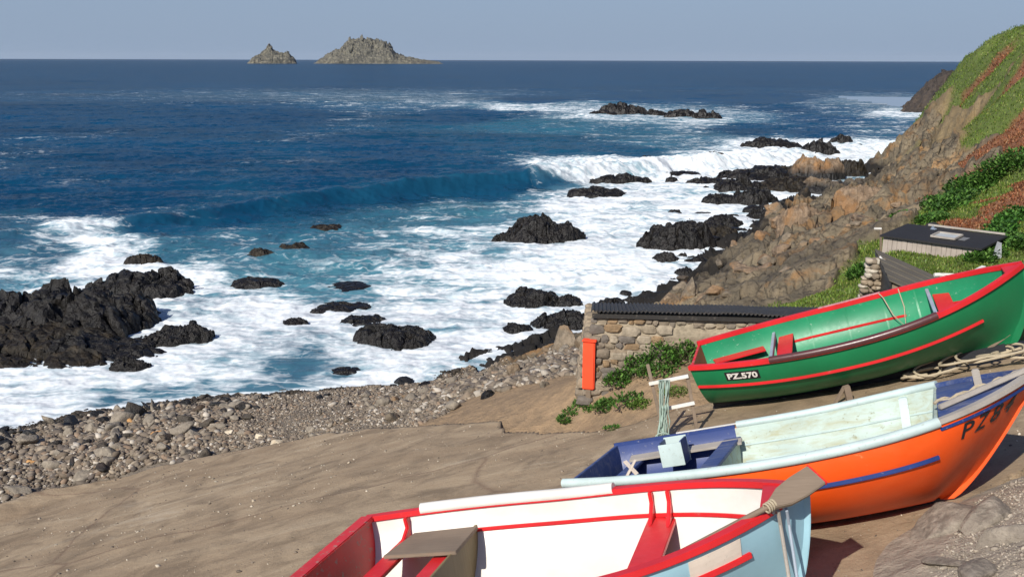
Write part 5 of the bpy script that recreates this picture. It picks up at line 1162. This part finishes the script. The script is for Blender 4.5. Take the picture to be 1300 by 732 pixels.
# ---------------------------------------------------------------- edging stones and gravel in the foreground
M_edge = rockmat('edging_rock', (.15, .125, .098), (.22, .185, .145), (.30, .255, .20), .9, sc0=3, bump=.015)
for i, (cx, by, wp, hp_, ang_, lab) in enumerate([(1192, 722, 62, 66, 58, 'dark edging stone at the bottom edge of the picture'), (1218, 672, 66, 60, 56, 'grey edging stone second from the bottom along the slip'), (1232, 618, 62, 60, 62, 'pale ribbed edging stone third from the bottom along the slip'),
        (1254, 576, 56, 46, 60, 'grey edging stone beside the foot of the orange stem'), (1282, 545, 50, 34, 50, 'small edging stone highest along the slip, right of the orange bow'), (1262, 668, 70, 40, 20, 'broad flat stone inside the line of edging stones'),
        (1298, 690, 34, 60, 70, 'upright grey rock at the right edge of the picture'), (1290, 600, 56, 34, 20, 'flat grey stone near the right edge above the gravel'), (1240, 740, 60, 34, 20, 'flat stone in the gravel at the bottom edge')]):
    p = hit(cx, by-8, g=G0); k = math.hypot(*p)/FPX; s1 = wp*k*.55; P, Fc = rockshape(600+i, 5, 9, .07, 1, .02, .03); P = np.sign(P)*np.abs(P)**.85
    me = nmesh('edging_stone', P*np.array([s1, hp_*k*.75, .17]), Fc, M_edge); me.set_sharp_from_angle(angle=R(35)); o = link('edging_stone', me)
    o.location = (p[0], p[1], p[2]+.0); o.rotation_euler = (R(rg.uniform(-8, 8)), R(rg.uniform(-10, 4)), R(ang_)); tag(o, lab, 'stone', 'edging stones in the foreground')
n_ = 60000; x = rg.uniform(3.0, 9, n_); y = rg.uniform(4.5, 14, n_); k_ = ~inpoly(x, y, poly) & (np.abs(np.degrees(np.arctan2(x, y))-24) < 10); x, y = x[k_], y[k_]
z_ = G(x, y); sz = np.clip(rg.lognormal(-4.6, .4, len(x)), .005, .03)
me = stones(x, y, z_, sz, [(.33, .275, .21), (.37, .315, .245), (.29, .24, .19), (.41, .36, .29), (.22, .185, .15)], 'gravel', rg); me.materials.append(m_peb); tag(link('gravel', me), 'pale gravel and crumbled stone along the edge of the slip', 'gravel', kind='stuff')

# ---------------------------------------------------------------- plants
def leaves(P, nrm_up, size, pal, name, m, rg, asp=.42, per=1, elong=1.0, droop=.5):
    n_ = len(P); a_ = rg.uniform(0, 6.283, n_); el = rg.uniform(.1, 1.25, n_)*droop+.25
    d = np.stack([np.cos(a_)*np.cos(el), np.sin(a_)*np.cos(el), np.sin(el)], -1); s_ = np.stack([-np.sin(a_), np.cos(a_), rg.uniform(-.4, .4, n_)], -1)
    L_ = (size*rg.uniform(.6, 1.3, n_))[:, None]; up = np.cross(s_, d)
    v0 = P; v1 = P+d*L_*.5+s_*L_*asp*.5+up*L_*.08; v2 = P+d*L_; v3 = P+d*L_*.5-s_*L_*asp*.5+up*L_*.08
    V = np.stack([v0, v1, v2, v3], 1).reshape(-1, 3); Fc = np.arange(n_*4).reshape(-1, 4); pal = np.array(pal); c = pal[rg.integers(0, len(pal), n_)]*rg.uniform(.7, 1.25, (n_, 1))
    return nmesh(name, V, Fc, m, False, np.repeat(c, 4, 0))
def leafmat(name):
    s = N(name); a = s.attr('Col'); s.base(a.outputs[0]); s.rough(.5); s.b.inputs['Specular IOR Level'].default_value = .35
    tr = s.n('BsdfTranslucent'); s.l(a.outputs[0], tr.inputs[0]); mx = s.n('MixShader'); mx.inputs[0].default_value = .3
    s.l(s.b.outputs[0], mx.inputs[1]); s.l(tr.outputs[0], mx.inputs[2]); s.l(mx.outputs[0], s.t.nodes['Material Output'].inputs[0]); return s.m
M_leaf = leafmat('leaf_green')
GRN = [(.06, .15, .02), (.09, .20, .03), (.05, .12, .02), (.13, .24, .05), (.035, .085, .015)]
def clump(name, lab, cat, spots, n, size, pal, rg, group=None, lift=.25, asp=.42):
    P = []
    for (x, y, z, rx, ry, rz) in spots:
        q = rg.normal(size=(n, 3)); q /= np.linalg.norm(q, axis=1)[:, None]; q *= rg.uniform(.35, 1, (n, 1))**.5; q[:, 2] = np.abs(q[:, 2]); P.append(q*np.array([rx, ry, rz])*(1+.25*fbm(q[:, 0]*2+x, q[:, 1]*2, q[:, 2]*2, 2, 3)[:, None])+np.array([x, y, z]))
    P = np.concatenate(P); c0 = np.array(spots[0][:3]); o = link(name, leaves(P-c0, None, size, pal, name, M_leaf, rg, asp)); o.location = tuple(c0); tag(o, lab, cat, group); return o
rg = np.random.default_rng(31)
def gp(px, py, dz=0.0): p = hit(px, py, g=lambda x, y: np.maximum(G0(x, y), slipz(x, y)*inpoly(x, y, poly)-99*~inpoly(x, y, poly))); return (p[0], p[1], p[2]+dz)
wl = lambda x: A_[1]+(B_[1]-A_[1])*(x-A_[0])/(B_[0]-A_[0])
clump('leafy_plant', 'large bank of glossy green leaves growing up the front wall of the stone hut', 'plant', [(*gp(800, 515), .35, .28, .25), (*gp(770, 520), .28, .22, .2), (2.35, wl(2.35)-.22, 4.75, .35, .2, .42), (2.8, wl(2.8)-.22, 4.95, .38, .2, .5), (3.2, wl(3.2)-.22, 5.05, .32, .2, .42), (2.0, wl(2.0)-.25, 4.55, .3, .22, .28), (2.7, wl(2.7)-.5, 4.85, .5, .25, .22)], 420, .085, GRN, rg)
clump('leafy_plant', 'low strip of green leaves on the sand left of the stone hut corner', 'plant', [(*gp(716, 534), .16, .2, .1), (*gp(727, 524), .2, .22, .12), (*gp(740, 514), .2, .2, .12), (*gp(750, 522), .14, .14, .1)], 260, .07, GRN, rg)
clump('leafy_plant', 'small tuft of green weed alone on the slip left of the rope stand', 'plant', [(*gp(778, 545), .16, .12, .07)], 260, .05, GRN, rg)
clump('leafy_plant', 'rounded grassy green mound between the wall plants and the rope stand', 'plant', [(*gp(818, 516), .28, .2, .13), (*gp(862, 500), .35, .25, .12)], 700, .05, [(.12, .20, .03), (.16, .23, .05), (.08, .15, .02)], rg)
def tgp(px, py): p = hit(px, py, g=G0); z = float(G(np.array([p[0]]), np.array([p[1]]))[0]); return (p[0], p[1], z-.05)
SHR = [([(1092, 352), (1099, 347)], .36, .2, 'round bright green bush on the grass strip above the rocky shore'),
 ([(1180, 284), (1168, 283), (1192, 280)], .55, .35, 'leafy green bush just behind the left half of the plank shed'),
 ([(1205, 270), (1195, 262), (1215, 262)], .75, .5, 'leafy green bush uphill behind the plank shed'),
 ([(1225, 255), (1238, 246), (1222, 244)], .9, .6, 'dense green bush in the middle of the hillside hedge line'),
 ([(1250, 240), (1262, 228), (1252, 232)], 1.0, .6, 'dense green bush higher up the hillside hedge line'),
 ([(1275, 218), (1288, 212), (1298, 206)], 1.1, .6, 'green bush at the top right end of the hillside hedge line'),
 ([(1270, 300), (1276, 292), (1266, 308)], .5, .5, 'dark green upright bush on the bracken right of the plank shed'),
 ([(1284, 283), (1291, 276)], .45, .4, 'smaller dark green bush above the upright one on the bracken'),
 ([(1290, 312), (1298, 318), (1283, 318)], .42, .35, 'low green bush near the right edge above the green boat bow'),
 ([(1250, 330), (1262, 328), (1240, 334)], .3, .2, 'low green growth between the plank shed and the red bow'),
 ([(1165, 300), (1150, 286), (1140, 288)], .4, .2, 'low bright green growth at the left back corner of the plank shed')]
for i, (ps, r_1, h_1, lab) in enumerate(SHR):
    sp = [(*tgp(*p), r_1*rg.uniform(.8, 1.2), r_1, h_1) for p in ps]; o = clump('bush', lab, 'bush', sp, 520, .13 if r_1 < .6 else .2, [(c[0]*.8, c[1]*.95, c[2]*.8) for c in GRN] if 'dark' in lab else GRN, rg, asp=.5)
# hillside grass and bracken: too many blades to count
def hill(ci, n, pal, name, lab, s0, asp, droop, wmin=.45):
    rr = rg.uniform(0, 1, n); dist_ = 17*(110/17)**rr; aa = R(1)*rg.uniform(12, 33, n); x = dist_*np.sin(aa); y = dist_*np.cos(aa); cl_ = classes(x, y)
    w__ = cl_[ci]; k_ = (w__ > wmin) & (G0(x, y) > .6) & ~inpoly(x, y, poly); x, y = x[k_], y[k_]; cl_ = [c[k_] for c in cl_]; z_ = G(x, y, cl_); d_ = np.hypot(x, y)
    me = leaves(np.stack([x, y, z_-.02], -1), None, s0*(.45+d_/55), pal, name, M_leaf, rg, asp, droop=droop); tag(link(name, me), lab, name.replace('_', ' '), kind='stuff')
hill(3, 330000, [(.14, .22, .028), (.18, .26, .04), (.11, .18, .022), (.25, .26, .07), (.08, .13, .02)], 'hillside_grass', 'green grass and low plants covering the hillside', .095, .30, 1.0)
hill(4, 300000, [(.30, .10, .04), (.24, .085, .035), (.36, .15, .06), (.19, .08, .035), (.33, .19, .09)], 'bracken', 'rust brown dead bracken covering the hillside in patches', .10, .36, .7)

# loose grit washed over the slip
rg = np.random.default_rng(77); n_ = 9000; x = rg.uniform(-12, 7, n_); y = rg.uniform(7, 23, n_); k_ = inpoly(x, y, poly-np.array([0, .15])) & (fbm(x*.5, y*1.1, 0, 3, 250) > .0+.25*rg.normal(size=n_)); x, y = x[k_], y[k_]
me = stones(x, y, slipz(x, y), np.clip(rg.lognormal(-4.5, .5, len(x)), .006, .045), [(.36, .30, .22), (.24, .19, .14), (.46, .40, .31), (.15, .12, .09)], 'grit', rg); me.materials.append(m_peb)
tag(link('grit', me), 'scattered grit and small stones on the concrete slipway', 'grit', kind='stuff')

# ---------------------------------------------------------------- sea air
hzv, hzf = box((0, 0, 34), (31000, 31000, 88))
hzm = bpy.data.materials.new('haze'); hzm.use_nodes = True; ht = hzm.node_tree; ht.nodes.remove(ht.nodes['Principled BSDF'])
pv_ = ht.nodes.new('ShaderNodeVolumePrincipled'); pv_.inputs['Color'].default_value = (.80, .88, 1, 1); pv_.inputs['Density'].default_value = .000015; pv_.inputs['Anisotropy'].default_value = 0
ht.links.new(pv_.outputs[0], ht.nodes['Material Output'].inputs['Volume'])
hzo = part('haze', (hzv, hzf), hzm); tag(hzo, 'thin pale sea haze over the whole bay', 'haze', kind='stuff')
